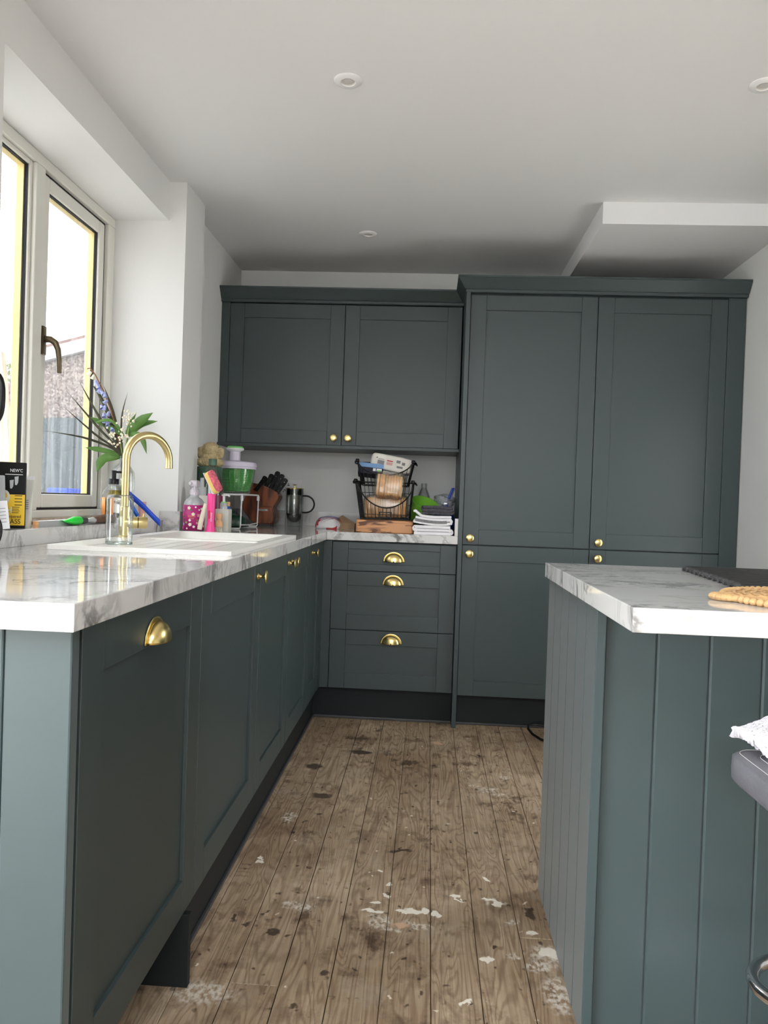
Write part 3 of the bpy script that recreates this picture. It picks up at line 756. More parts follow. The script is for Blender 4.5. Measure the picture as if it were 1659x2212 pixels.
# ------------------------------------------------------------------ island
I = thing('kitchen_island', (0.9, 1.85, 0), 'dark green kitchen island clad in tongue-and-groove boards', 'island')
build('carcass', B(0.3645, 1.60, 0, 1.41, 2.16, 0.8766), M['green'], I)
n = 6; pitch = (2.165-1.556)/n
for k in range(n):
    y0 = 1.556+k*pitch
    build('board', B(0.344, y0+.0004, 0.0, 0.3643, y0+pitch-.0004, 0.8766), M['greenm'], I, bevel=0.0022, seg=1)
xs = [0.3646, 0.4707, 0.5755, 0.679, 0.783, 0.887, 0.991, 1.095, 1.199, 1.303, 1.411]
for a, b in zip(xs[:-1], xs[1:]):
    build('board', B(a+.0004, 1.576, 0.0, b-.0004, 1.6, 0.8766), M['greenm'], I, bevel=0.0042, seg=1)
tag(build('island_worktop', B(0.331, 1.244, T-.04, 1.452, 2.166, T), M['marble'], None, bevel=0.0016), 'white marble-effect worktop on the island, overhanging towards the stool', 'worktop')

# ------------------------------------------------------------------ downlights
for x, y, lb in ((-0.2913, 2.356, 'white recessed ceiling spotlight, the nearer one left of centre'), (-0.3366, 3.701, 'white recessed ceiling spotlight nearest the wall cabinet'), (0.9548, 2.372, 'white recessed ceiling spotlight cut off by the right edge of the photo')):
    L = thing('ceiling_light', (x, y, ZC), lb, 'light', 'recessed ceiling spotlights')
    build('bezel', MB().lathe([(.0215,-.004),(.0235,-.0065),(.040,-.005),(.0435,-.002),(.0435,0)], (x, y, ZC), 40), M['white'], L, smooth=True)
    build('reflector', MB().lathe([(.0225,-.0045),(.0205,-.001),(.014,-.0008),(.0135,-.002),(0,-.0025)], (x, y, ZC), 32), M['lampr'], L, smooth=True)
# ------------------------------------------------------------------ garden seen through the window
struct('ground', B(-40, -40, -0.3, 40, 40, -0.15), M['ground'])
fence = thing('garden_fence', (-5.0, 5.9, -0.15), 'weathered grey board fence behind the window, below the pebbledash wall', 'fence')
for k in range(40):
    x = -9.0+k*0.2
    build('board', B(x, 5.9+0.012*(k % 2), -0.15, x+0.196, 5.925+0.012*(k % 2), 1.64+0.01*math.sin(k*2.3)), M['fence'], fence)
hs = thing('neighbour_house', (-4.2, 9.5, -0.15), 'pebbledashed house gable with a white bargeboard seen through the window', 'house')
# rake rises to the right
sl = 0.27
def rz(x): return 2.62+sl*(x+4.6)
build('wall', MB().prism([(-4.72, -0.15), (-1.5, -0.15), (-1.5, rz(-1.5)), (-4.72, rz(-4.72))], 9.0, 9.3, 'xz'), M['peb'], hs)
build('bargeboard', MB().prism([(-4.85, rz(-4.85)-.02), (-1.4, rz(-1.4)-.02), (-1.4, rz(-1.4)+.13), (-4.85, rz(-4.85)+.13)], 8.9, 8.97, 'xz'), M['barge'], hs)
build('roof', MB().prism([(-4.95, rz(-4.95)+.1), (-1.3, rz(-1.3)+.1), (-1.3, rz(-1.3)+.17), (-4.95, rz(-4.95)+.17)], 8.92, 15.0, 'xz'), M['tile'], hs)
sh = thing('garden_shed', (-4.6, 7.6, -0.15), 'shed with a clay tiled roof beyond the fence at the far left', 'shed')
build('wall', B(-6.6, 7.4, -0.15, -4.12, 8.6, 1.75), M['fence'], sh)
for r in range(5):
    for k in range(20):
        x = -6.75+k*0.13+0.06*(r % 2); y = 7.28+r*0.11; z = 1.70+r*0.085
        mb = MB().grid(lambda u, v: (x+u*0.125, y+v*0.15, z+v*0.115+0.022*math.sin(PI*u)), 6, 1)
        build('roof_tile', mb, M['tile'], sh, solid=0.014, smooth=True)
tr = thing('garden_tree', (-5.4, 9.6, -0.15), 'yellow-green leafy tree beyond the shed roof', 'tree')
build('trunk', MB().tube([(-5.4, 9.6, -0.15), (-5.38, 9.6, 1.0), (-5.42, 9.62, 2.1)], .08, 8, rs=[.1, .08, .05]), M['bark'], tr, smooth=True)
mb = MB(); rd = random.Random(3)
for k in range(1500):
    a, b_, r = rd.uniform(0, 2*PI), rd.uniform(-1, 1), rd.uniform(0.3, 1)**0.5
    c = Vector((-5.4+.62*r*math.cos(a)*math.sqrt(1-b_*b_), 9.6+.6*r*math.sin(a)*math.sqrt(1-b_*b_), 2.1+.55*r*b_))
    e = Euler((rd.uniform(0, 6), rd.uniform(0, 6), rd.uniform(0, 6))).to_matrix(); s_ = rd.uniform(.03, .06)
    mb.add([c+e@Vector((-s_*.5, 0, 0)), c+e@Vector((0, s_*.35, 0)), c+e@Vector((s_, 0, 0)), c+e@Vector((0, -s_*.35, 0))], [(0, 1, 2, 3)])
build('foliage', mb, M['foliage'], tr, recalc=False)['kind'] = 'stuff'
pk = MB()
pk.box(-0.065, -0.015, 0, 0.065, 0.015, 1.77).xf(Matrix.Translation((-1.59, 3.0, -0.15)) @ Matrix.Rotation(-0.112, 4, 'Y'))
tag(build('timber_plank', pk, M['palewood'], None, bevel=0.002), 'pale timber plank leaning outside the left window pane', 'plank')
bx = MB().box(-2.92, 5.55, -0.15, -2.6, 5.8, 1.07)
bx_t = tag(build('garden_crate', MB().box(-2.79, 5.5, -0.15, -2.65, 5.7, 0.98).box(-2.80, 5.48, 0.98, -2.64, 5.72, 1.085), M['blue'], None, bevel=0.012), 'blue lidded crate against the fence outside the window', 'crate')

# ------------------------------------------------------------------ sink and tap
ZR = 0.9292
S = thing('sink', (-0.75, 2.44, T), 'white composite sink with a grooved drainer set into the worktop', 'sink')
bowl = rrect(-.945, 2.44, -.545, 2.905, .035); dra = rrect(-.895, 1.968, -.532, 2.415, .02)
build('rim', plate(rrect(-.992, 1.945, -.503, 2.937, .012), [bowl, dra], T, ZR), M['sinkw'], S, bevel=0.002)
mb = MB(); loops = []
for ins, z in ((0, ZR-.001), (.006, 0.85), (.012, 0.745), (.03, 0.728)):
    lp = rrect(-.945+ins, 2.44+ins, -.545-ins, 2.905-ins, .035); o = len(mb.v); mb.v += [Vector((x, y, z)) for x, y in lp]; loops.append((o, len(lp)))
for (a, n), (b, _) in zip(loops[:-1], loops[1:]):
    for i in range(n): mb.f.append([a+i, a+(i+1) % n, b+(i+1) % n, b+i]); mb.mi.append(0)
mb.f.append([loops[-1][0]+i for i in range(loops[-1][1])]); mb.mi.append(0)
build('bowl', mb, M['sinkw'], S, smooth=True, solid=0.003)
def dz(x):
    k = (x+.86)/.052; fr = abs(k-round(k))*.052
    return ZR-.004-(0.003*max(0, 1-fr/.006) if -.5 < k < 5.6 else 0)
build('drainer', MB().grid(lambda u, v: (-.897+.367*u, 1.966+.451*v, dz(-.897+.367*u) if .08 < v < .97 else ZR-.004), 150, 12), M['sinkw'], S)
build('waste', MB().lathe([(0,.004),(.03,.004),(.042,.001),(.044,0)], (-.745, 2.67, .729), 24), M['chrome'], S, smooth=True)

TP = thing('kitchen_tap', (-0.96, 2.385, ZR), 'satin gold swan-neck kitchen tap on the back rim of the sink', 'tap')
tx, ty = -0.96, 2.385; dx, dy = .55, .835; R = .0825
build('body', MB().lathe([(0,0),(.0245,0),(.0245,.004),(.0165,.006),(.0165,.096),(.0135,.098),(0,.098)], (tx, ty, ZR), 32), M['tapbrass'], TP, smooth=True)
pts = [(tx, ty, ZR+.09+i*.02) for i in range(8)]
z0 = 1.272-.0125-R
pts += [(tx+dx*(R-R*math.cos(a)), ty+dy*(R-R*math.cos(a)), z0+R*math.sin(a)) for a in [PI*k/22 for k in range(23)]]
pts += [(tx+dx*2*R, ty+dy*2*R, z0-.010)]
build('spout', MB().tube(pts, .0122, 20), M['tapbrass'], TP, smooth=True)
build('nozzle', MB().lathe([(0,0),(.0105,0),(.0126,.001),(.0126,.012),(0,.012)], (tx+dx*2*R, ty+dy*2*R, z0-.022), 24), M['tapbrass'], TP, smooth=True)
vd = Vector((.93, .37, 0)).normalized()
vm = Matrix.Translation((tx, ty, ZR+.047)) @ vd.to_track_quat('Z', 'Y').to_matrix().to_4x4()
build('valve', MB().lathe([(0,.0),(.0185,.0),(.0185,.040),(0,.040)], seg=32).xf(vm), M['tapbrass'], TP, smooth=True)
build('collar', MB().lathe([(0,.040),(.0175,.040),(.0175,.0425),(0,.0425)], seg=32).xf(vm), M['black'], TP, smooth=True)
build('lever', MB().lathe([(0,.0425),(.0185,.0425),(.0185,.066),(.016,.070),(0,.070)], seg=32).xf(vm).tube([vm@Vector((0,.016,.055)), vm@Vector((0,.03,.058))], .003, 8), M['tapbrass'], TP, smooth=True)

def vessel(name, prof, c, mat, parent, seg=36, **k):
    return build(name, MB().lathe(prof, c, seg), mat, parent, smooth=True, **k)
gz = ZR-.004
J = thing('glass_jar', (-.868, 2.12, gz), 'empty clear straight-sided glass jar upside down on the drainer in front of the tap', 'jar')
vessel('wall', [(.0345,0),(.0365,.004),(.0368,.125),(.034,.136),(.030,.139)], (-.868, 2.12, gz), M['glass'], J)
vessel('base', [(0,.139),(.030,.139),(.0312,.1375),(0,.134)], (-.868, 2.12, gz), M['thickglass'], J)
vessel('rim', [(.0325,.001),(.0365,.0),(.0372,.003),(.0365,.006),(.0325,.005)], (-.868, 2.12, gz), M['thickglass'], J)

# ------------------------------------------------------------------ window sill
ZS = 0.962
# vase with flowers
vx, vy = -1.215, 2.985
V = thing('glass_vase', (vx, vy, ZS), 'clear glass bottle vase of cut flowers on the window sill behind the tap', 'vase')
vessel('bottle', [(.0,.004),(.040,.004),(.046,.012),(.047,.17),(.044,.19),(.030,.212),(.016,.224),(.0135,.232),(.0135,.246),(.0155,.248),(.0155,.252),(.0125,.252)], (vx, vy, ZS), M['glass'], V)
vessel('base', [(0,0),(.044,0),(.046,.004),(.045,.010),(0,.007)], (vx, vy, ZS), M['thickglass'], V)
def blade(parent, pts, wd, mat, name='leaf', fold=0.25):
    P = [Vector(p) for p in pts]; n = len(P); fine = []
    for i in range(n-1):
        for k in range(5):
            t = k/5; p0, p1, p2, p3 = P[max(i-1, 0)], P[i], P[i+1], P[min(i+2, n-1)]
            fine.append(0.5*((2*p1)+(-p0+p2)*t+(2*p0-5*p1+4*p2-p3)*t*t+(-p0+3*p1-3*p2+p3)*t**3))
    fine.append(P[-1]); m = len(fine); vs = []; fs = []
    for i, p in enumerate(fine):
        s_ = i/(m-1); w_ = wd*max(0.02, min(1.0, 1.25*math.sin(PI*(s_*0.96+0.04))**(0.8 if s_ < .5 else 1.35)))
        t = (fine[min(i+1, m-1)]-fine[max(i-1, 0)]).normalized()
        view = Vector((0.42, -0.9, 0.1)); sd = t.cross(view)
        sd = sd.normalized() if sd.length > 1e-6 else Vector((1, 0, 0)); nn = sd.cross(t)
        vs += [p-sd*w_/2+nn*w_*fold*0.5, p, p+sd*w_/2+nn*w_*fold*0.5]
    for i in range(m-1):
        for k in range(2): fs.append((i*3+k, i*3+k+1, i*3+4+k, i*3+3+k))
    return build(name, MB().add(vs, fs), mat, parent, smooth=True, recalc=False, solid=0.0006)
top = (vx-.002, vy, 1.205)
low = (vx+.005, vy, 1.02)
G1 = thing('dried_leaf_spray', low, 'spray of long narrow dark dried leaves fanning out of the vase to the left', 'leaves')
for tip, mid, wd in (((-1.385, 2.93, 1.512), (-1.31, 2.96, 1.37), .010), ((-1.40, 2.85, 1.462), (-1.31, 2.93, 1.335), .009), ((-1.325, 2.70, 1.373), (-1.275, 2.85, 1.29), .008), ((-1.315, 2.56, 1.272), (-1.262, 2.80, 1.262), .009),
                     ((-1.375, 3.01, 1.522), (-1.295, 3.0, 1.40), .017), ((-1.330, 3.05, 1.50), (-1.277, 3.02, 1.39), .014), ((-1.218, 3.02, 1.473), (-1.232, 3.0, 1.36), .007)):
    blade(G1, [low, top, mid, tip], wd, M['leafd'])
G2 = thing('green_flower_stem', (vx+.002, vy, 1.03), 'green leafy stems with small cream flowers in the vase', 'flower')
build('stem', MB().tube([(vx+.002, vy, 1.03), (vx, vy, 1.2), (vx+.02, vy, 1.30)], .003, 8).tube([(vx-.006, vy, 1.02), (vx-.002, vy, 1.2), (vx-.012, vy, 1.27)], .0028, 8).tube([(vx+.008, vy, 1.02), (vx+.002, vy, 1.2), (vx+.028, vy-.01, 1.36)], .0026, 8), M['stem'], G2, smooth=True)
for tip, mid, wd in (((-1.094, 2.97, 1.388), (-1.158, 2.98, 1.345), .036), ((-1.081, 2.99, 1.357), (-1.15, 3.0, 1.342), .022), ((-1.345, 2.94, 1.363), (-1.285, 2.97, 1.335), .022), ((-1.345, 2.93, 1.240), (-1.29, 2.96, 1.234), .020),
                     ((-1.300, 2.94, 1.148), (-1.283, 2.96, 1.20), .034), ((-1.118, 2.98, 1.226), (-1.145, 2.98, 1.295), .022), ((-1.33, 2.95, 1.335), (-1.26, 2.96, 1.352), .012), ((-1.165, 2.98, 1.385), (-1.19, 2.98, 1.335), .014)):
    base = (vx+.01, vy, 1.29) if tip[2] > 1.25 and tip[0] > -1.2 else (vx+.002, vy, 1.295) if tip[2] > 1.25 else (vx+.015, vy, 1.30) if tip[0] > -1.2 else (vx-.004, vy, 1.215)
    blade(G2, [base, mid, tip], wd, M['leaf'])
rd = random.Random(5); fb = MB()
for cx, cy, cz, n_, sp in ((-1.190, 2.972, 1.360, 34, .020), (-1.245, 2.965, 1.29, 36, .026), (-1.212, 2.965, 1.30, 24, .020)):
    for k in range(n_):
        fb.sup((cx+rd.gauss(0, sp*.5), cy+rd.gauss(0, .01), cz+rd.gauss(0, sp*.8)), (.0045, .0045, .0045), 1, 6, 4)
build('blossom', fb, M['wpetal'], G2, smooth=True)['kind'] = 'stuff'
G3 = thing('blue_flower_stem', (vx-.004, vy, 1.03), 'tall drooping stem of pale blue bell flowers in the vase', 'flower')
sp = [(vx-.004, vy, 1.03), (vx-.006, vy, 1.21), (-1.243, 2.99, 1.30), (-1.268, 2.985, 1.39), (-1.30, 2.98, 1.47), (-1.335, 2.975, 1.535), (-1.352, 2.97, 1.556), (-1.362, 2.965, 1.553)]
build('stem', MB().tube(sp, .0022, 8), M['redstem'], G3, smooth=True)
for k, (bx, bz) in enumerate(((-1.352, 1.535), (-1.338, 1.522), (-1.325, 1.500), (-1.318, 1.485), (-1.302, 1.462), (-1.312, 1.468), (-1.289, 1.452), (-1.284, 1.425), (-1.30, 1.404), (-1.288, 1.402), (-1.290, 1.372), (-1.272, 1.380), (-1.287, 1.350), (-1.270, 1.352), (-1.276, 1.338), (-1.256, 1.318))):
    a = Euler((0.5*math.sin(k*2.1), 0.6*math.cos(k*1.7)+.2, k)).to_matrix().to_4x4()
    mb = MB().lathe([(.001,.010),(.0045,.008),(.0058,.002),(.007,-.005),(.0095,-.009)], seg=10).xf(Matrix.Translation((bx, 2.968, bz)) @ a)
    build('blossom', mb, M['petal'] if k > 1 else M['wpetal'], G3, smooth=True, solid=0.0005)
# soap bottle
sx, sy = -1.214, 2.90
L = thing('soap_bottle', (sx, sy, ZS), 'clear pump bottle of yellow soap with orange label and black pump on the sill', 'bottle')
vessel('bottle', [(.038,.001),(.0425,.006),(.0425,.095),(.038,.112),(.024,.132),(.016,.140),(.0155,.150)], (sx, sy, ZS), M['glass'], L)
vessel('liquid', [(0,.003),(.038,.003),(.0405,.008),(.0405,.093),(.034,.110),(.029,.116),(0,.116)], (sx, sy, ZS), M['liquid'], L)
vessel('collar', [(0,.139),(.0195,.139),(.0195,.158),(.0185,.160),(0,.160)], (sx, sy, ZS), M['blackp'], L)
build('pump', MB().lathe([(0,.16),(.009,.16),(.009,.186),(.0095,.188),(.0095,.192),(0,.193)], (sx, sy, ZS), 20).tube([(sx, sy, ZS+.186), (sx+.03, sy+.01, ZS+.186), (sx+.034, sy+.011, ZS+.182)], .004, 8), M['blackp'], L, smooth=True)
def wrap(name, c, r, a0, a1, z0, z1, mat, parent, n=16, th=.0006):
    mb = MB().grid(lambda u, v: (c[0]+r*math.cos(a0+(a1-a0)*u), c[1]+r*math.sin(a0+(a1-a0)*u), c[2]+z0+(z1-z0)*v), n, 1)
    return build(name, mb, mat, parent, smooth=True, solid=th)
va = math.atan2(-sy, -sx)
wrap('label', (sx, sy, ZS), .0431, va-1.28, va-.73, .018, .088, M['orange'], L)
wrap('label', (sx, sy, ZS), .0431, va-.27, va+.03, .018, .088, M['orange'], L)
wrap('label', (sx, sy, ZS), .0431, va+.03, va+1.4, .018, .088, M['labelp'], L)
wrap('label', (sx, sy, ZS), .0434, va+.03, va+1.4, .018, .030, M['dgrey'], L)
text('lettering', 'Fox', .015, M['printd'], L, FACE_Y(sx+.0445*math.cos(va+.30), sy+.0445*math.sin(va+.30), ZS+.070, va+.30+PI/2))
# boxes and tubes at the near end of the sill
bw, bd, bh = .074, .034, .182
byaw = 0.42
PB = thing('phone_glass_box', (-1.157, 2.070, ZS), 'black and yellow tempered glass box standing on the sill at the left edge', 'box', rotz=byaw)
build('carton', B(-bw/2, -bd/2, 0, bw/2, bd/2, bh), [M['blackcard']], PB, bevel=0.0012)
build('panel', MB().prism([(-bw/2+.0002, .008), (bw/2-.0002, .008), (bw/2-.0002, .093), (-.006, .093), (-.013, .100), (-.022, .105), (-bw/2+.0002, .105)], -bd/2-.0006, -bd/2+.0002, 'xz'), M['yellow'], PB)
FY = lambda x, z: FACE_Y(x, -bd/2-.0012, z)
text('lettering', "NEW'C", .0125, M['white'], PB, FY(.014, .159), sx=.8)
build('print', B(-.014, -bd/2-.001, .1475, .03, -bd/2, .1492), M['white'], PB)
text('lettering', '9', .072, M['offwhite'], PB, FY(-.014, .077), sx=.85)
text('lettering', 'H', .026, M['offwhite'], PB, FY(-.003, .049))
text('lettering', 'Tempered', .0125, M['printd'], PB, FY(.006, .0325), sx=.85)
text('lettering', 'GLASS', .0185, M['printd'], PB, FY(.0035, .0185), sx=.92)
for k in range(4): build('print', B(.011, -bd/2-.001, .0635+.0085*k, .03, -bd/2, .0655+.0085*k), M['printd'], PB)
for k in range(4): build('print', B(.003, -bd/2-.001, .0425+.005*k, .022+.002*(k % 2), -bd/2, .044+.005*k), M['printd'], PB)
for k, (px, pz) in enumerate(((.002, .128), (.014, .138))):
    build('print', MB().prism([(px-.0045, pz+.004), (px+.0055, pz+.006), (px+.0045, pz-.012), (px+.001, pz-.019), (px-.003, pz-.018)], -bd/2-.001, -bd/2, 'xz'), M['mgrey'], PB)
CT = thing('cosmetic_tube', (-1.142, 2.155, ZS), 'white squeezy tube standing on its cap beside the yellow and black box', 'tube')
mb = MB().grid(lambda u, v: (-1.163+.021*math.cos(2*PI*u)*(1+.25*v), 2.155+.018*math.sin(2*PI*u)*(1-.93*v), ZS+.02+.118*v), 24, 10)
build('body', mb, M['offwhite'], CT, smooth=True)
build('cap', MB().lathe([(0,0),(.0185,0),(.0195,.002),(.0195,.022),(0,.022)], (-1.163, 2.155, ZS), 24), M['offwhite'], CT, smooth=True)
build('crimp', B(-1.190, 2.1535, ZS+.136, -1.136, 2.1565, ZS+.146), M['white'], CT)
for k in range(5): build('print', B(-1.156, 2.135, ZS+.052+.006*k, -1.143, 2.1385, ZS+.0545+.006*k), M['print'], CT)
tag(build('corner_bracket', MB().prism([(2.30, ZS), (2.33, ZS), (2.33, ZS+.005), (2.309, ZS+.012), (2.305, ZS+.034), (2.30, ZS+.034)], -1.25, -1.225, 'yz'), M['blackp'], None, bevel=.0008), 'small black triangular corner piece on the sill behind the offcut', 'bracket')
OF = thing('worktop_offcut', (-1.14, 2.40, ZS), 'strip of laminate offcut with a raw orange chipboard end lying along the sill', 'offcut')
ofm = Matrix.Translation((-1.137, 2.42, ZS)) @ Matrix.Rotation(.025, 4, 'Z')
build('core', MB().box(-.009, -.262, 0, .0085, .262, .017).xf(ofm), M['chip'], OF)
build('face', MB().box(-.0095, -.2615, .0165, .0095, .262, .0178).xf(ofm), M['white'], OF)
build('side', MB().box(.0085, -.2615, .0, .0097, .262, .0172).xf(ofm), M['mgrey'], OF)
GT = thing('glue_tube', (-1.115, 2.4, ZS), 'neon green squeezed tube with a dark cap lying on the sill', 'tube')
mb = MB().grid(lambda u, v: (-1.112+.0135*math.cos(2*PI*u)*(.35+.65*min(1, v*1.6)), 2.285+.11*v, ZS+.0145+.0135*math.sin(2*PI*u)*min(1, .12+v*1.25)), 20, 12)
build('body', mb, M['neon'], GT, smooth=True)
build('cap', MB().tube([(-1.112, 2.393, ZS+.0145), (-1.112, 2.435, ZS+.0145)], .0125, 16), M['dgrey'], GT, smooth=True)
BB = thing('wooden_scraper', (-1.112, 2.56, ZS), 'tool with a dark rounded wooden handle lying on the sill beside the green tube', 'tool')
build('ferrule', MB().tube([(-1.112, 2.447, ZS+.012), (-1.112, 2.50, ZS+.014)], .01, 12, rs=[.004, .011]), M['mgrey'], BB, smooth=True)
build('handle', MB().tube([(-1.112, 2.495, ZS+.015), (-1.112, 2.53, ZS+.016), (-1.112, 2.60, ZS+.0165), (-1.113, 2.66, ZS+.015), (-1.114, 2.675, ZS+.014)], .014, 14, rs=[.010, .0135, .0150, .0135, .008]), M['brownw'], BB, smooth=True)
tag(build('red_clip', MB().prism([(-1.13, 2.80), (-1.10, 2.77), (-1.096, 2.776), (-1.108, 2.81)], ZS, ZS+.012, 'xy'), M['redp'], None, bevel=.001), 'tiny red plastic clip on the sill seen through the glass jar', 'clip')
# blue strap and pink tube in the far corner of the sill
tag(build('blue_strap', MB().grid(lambda u, v: (lambda s, q: (-1.187+.14*s+.002*math.sin(6*s), 2.985-.03*s+q*.004, 1.068-.112*s**0.85+.008*math.sin(3.2*s)+q))(u, (v-.5)*.026), 24, 1), M['blue'], None, smooth=True, solid=.0015), 'long blue plastic strap trailing off the corner of the sill', 'strap')
tag(build('blue_tag', MB().grid(lambda u, v: (-1.183+.048*u+(v-.5)*.013, 2.95, 1.052-.072*u+(v-.5)*.009), 8, 1), M['bluebag'], None, smooth=True, solid=.0015), 'short bright blue strip hanging in front of the pink tube', 'strip')
PT = thing('pink_tube', (-1.128, 2.99, ZS), 'dusty pink tapered tube standing behind the blue strap', 'tube')
build('body', MB().lathe([(0,.0),(.012,.0),(.0125,.03),(.017,.072),(.0175,.074),(0,.074)], (-1.138, 3.0, ZS), 20), M['rose'], PT, smooth=True)
WB = thing('white_tube', (-1.165, 3.02, ZS), 'white slim tube standing in the sill corner behind the tap', 'tube')
build('body', MB().lathe([(0,.0),(.012,.0),(.0125,.05),(.004,.066),(0,.067)], (-1.168, 3.025, ZS), 20), M['white'], WB, smooth=True)
# things cut off by the left edge of the picture
WC = tag(build('info_card', MB().box(-.027, -.0012, 0, .027, .0012, .075).xf(Matrix.Translation((-1.130, 1.968, ZS)) @ Matrix.Rotation(.3, 4, 'Z') @ Matrix.Rotation(-.12, 4, 'Y')), M['white'], None, bevel=.0004), 'white printed card leaning against the yellow box at the left edge', 'card')
for k in range(5):
    o = build('print', MB().box(-.002, -.0016, .018+.009*k, .021, -.001, .0195+.009*k).xf(Matrix.Translation((-1.130, 1.968, ZS)) @ Matrix.Rotation(.3, 4, 'Z') @ Matrix.Rotation(-.12, 4, 'Y')), M['print'], WC)
CS = tag(build('phone_sleeve', MB().box(-.03, -.004, 0, .03, .004, .085).xf(Matrix.Translation((-1.168, 2.005, ZS+.058)) @ Matrix.Rotation(.3, 4, 'Z') @ Matrix.Rotation(-.05, 4, 'Y')), M['mgrey'], None, bevel=.003), 'pale rounded sleeve above the white card at the left edge', 'sleeve')
build('shelf_block', MB().box(-1.20, 1.995, ZS, -1.155, 2.02, ZS+.058), M['blackcard'], CS)
BK = thing('black_mirror', (-1.19, 1.95, T), 'black round-backed mirror on a curved stand at the left edge of the photo', 'mirror')
build('head', MB().sup((-1.133, 1.915, 1.303), (.04, .012, .072), .75, 28, 14), M['blackp'], BK, smooth=True)
build('stand', MB().tube([(-1.0812+.03*math.cos(a), 1.84+.004*math.sin(a), .9635+.043*math.sin(a)) for a in [PI*2*k/28 for k in range(28)]], .0038, 10, closed=True), M['blackp'], BK, smooth=True)
build('post', MB().tube([(-1.11, 1.842, .97), (-1.135, 1.87, 1.08), (-1.15, 1.91, 1.24)], .004, 8), M['blackp'], BK, smooth=True)

# ------------------------------------------------------------------ far corner of the worktop
tag(build('draining_tray', MB().prism(rrect(-1.012, 3.04, -.82, 3.152, .02), T, T+.004), M['mgrey'], None, bevel=.001), 'thin grey tray under the pink bottle and dish brush', 'tray')
TT = T+.0042
px, py = -.960, 3.105
PK = thing('pink_spray_bottle', (px, py, TT), 'clear trigger bottle with a magenta flowery label standing on the grey tray', 'bottle')
vessel('bottle', [(0,.001),(.040,.001),(.0425,.005),(.0425,.108),(.040,.120),(.030,.133),(.019,.140),(.017,.146),(.017,.152),(0,.152)], (px, py, TT), M['bag2'], PK, seg=36)
va = math.atan2(-py, -px)
wrap('label', (px, py, TT), .0430, va-1.9, va+1.9, .004, .108, M['magenta'], PK, 40)
rd = random.Random(12)
cols = [M['wpetal'], M['white'], M['rose'], M['pink'], M['petal'], M['leaf'], M['stem'], M['white'], M['wpetal']]
spots = []
for k in range(200):
    a, z, r = rd.uniform(-1.25, 1.25), rd.uniform(.012, .102), rd.choice((.0035, .005, .0068))
    if all(((a-b)*.043)**2+(z-y)**2 > (r+q+.002)**2 for b, y, q in spots) and not (-.75 < a < .35 and .05 < z < .068): spots.append((a, z, r))
    if len(spots) > 26: break
for i, (a, z, r) in enumerate(spots):
    rr = .0437; poly = [(a+r/.043*(1+.18*math.sin(5*t+i))*math.cos(t), z+r*(1+.18*math.sin(5*t+i))*math.sin(t)) for t in [2*PI*k/14 for k in range(14)]]
    vs = [(px+rr*math.cos(va+b), py+rr*math.sin(va+b), TT+y) for b, y in poly]
    build('flower_print', MB().add(vs, [list(range(14))]), cols[i % 9], PK, solid=.0006)
text('lettering', 'Bathroom', .0088, M['orange'], PK, FACE_Y(px+.0446*math.cos(va-.2), py+.0446*math.sin(va-.2), TT+.063, va-.2+PI/2), sx=.8)
text('lettering', 'Shower', .0082, M['orange'], PK, FACE_Y(px+.0446*math.cos(va-.2), py+.0446*math.sin(va-.2), TT+.0545, va-.2+PI/2), sx=.8)
build('trigger_head', MB().lathe([(0,.150),(.0185,.150),(.0185,.168),(.013,.176),(.012,.186),(0,.186)], (px, py, TT), 20).sup((px+.003, py-.006, TT+.195), (.017, .024, .015), .5, 20, 10).tube([(px-.006, py-.026, TT+.196), (px-.010, py-.034, TT+.196)], .007, 12).tube([(px+.006, py-.024, TT+.184), (px+.012, py-.03, TT+.168), (px+.018, py-.026, TT+.156)], .004, 8), M['frost'], PK, smooth=True)
tag(build('cream_stick', MB().tube([(-.921, 3.06, TT+.010), (-.917, 3.062, TT+.04), (-.909, 3.067, TT+.08), (-.901, 3.072, TT+.116)], .009, 14, rs=[.0095, .010, .0095, .008]), M['cream'], None, smooth=True), 'cream textured stick leaning between the pink bottle and the dish wand', 'stick')
# dish wand
wx, wy = -.880, 3.075
DW = thing('dish_wand', (wx, wy, TT), 'hot pink dish wand standing upright with a sponge head', 'dish wand')
build('handle', MB().lathe([(0,0),(.021,0),(.0205,.004),(.0165,.025),(.0145,.036),(.0142,.07),(.0155,.12),(.0165,.155),(.0155,.157),(0,.155)], (wx, wy, TT), 24), M['pink'], DW, smooth=True)
build('reservoir', MB().lathe([(.0145,.150),(.0155,.170),(.015,.200),(.013,.218),(0,.220)], (wx, wy, TT), 24), M['bag2'], DW, smooth=True)
hm = Matrix.Translation((-.866, 3.05, 1.126)) @ Matrix.Rotation(-.10, 4, 'X') @ Matrix.Rotation(-.50, 4, 'Y') @ Matrix.Rotation(-.45, 4, 'Z')
build('head_plate', MB().prism([(p[0], p[1]) for p in rrect(-.0185, -.046, -.0165, .05, .0008, 2)], -.016, .016, 'xz').xf(hm), M['white'], DW)
def stad(w2, h2, n=10): return [(w2*math.cos(a), (h2-w2)+w2*math.sin(a)) for a in [PI*k/n for k in range(n+1)]]+[(w2*math.cos(a), -(h2-w2)+w2*math.sin(a)) for a in [PI+PI*k/n for k in range(n+1)]]
build('sponge', MB().prism(stad(.0175, .048), -.016, 0.002, 'yz').xf(hm), M['sponge'], DW, bevel=.002)
build('scourer', MB().prism([(u*(1+.06*math.sin(9*w*60)), w) for u, w in stad(.017, .047)], .002, .015, 'yz').xf(hm), M['scour'], DW, bevel=.002)
build('slot', MB().prism(stad(.0025, .017), -.0008, .0008, 'xz').xf(Matrix.Translation((wx-.0035, wy-.0145, TT+.072))), M['redp'], DW)
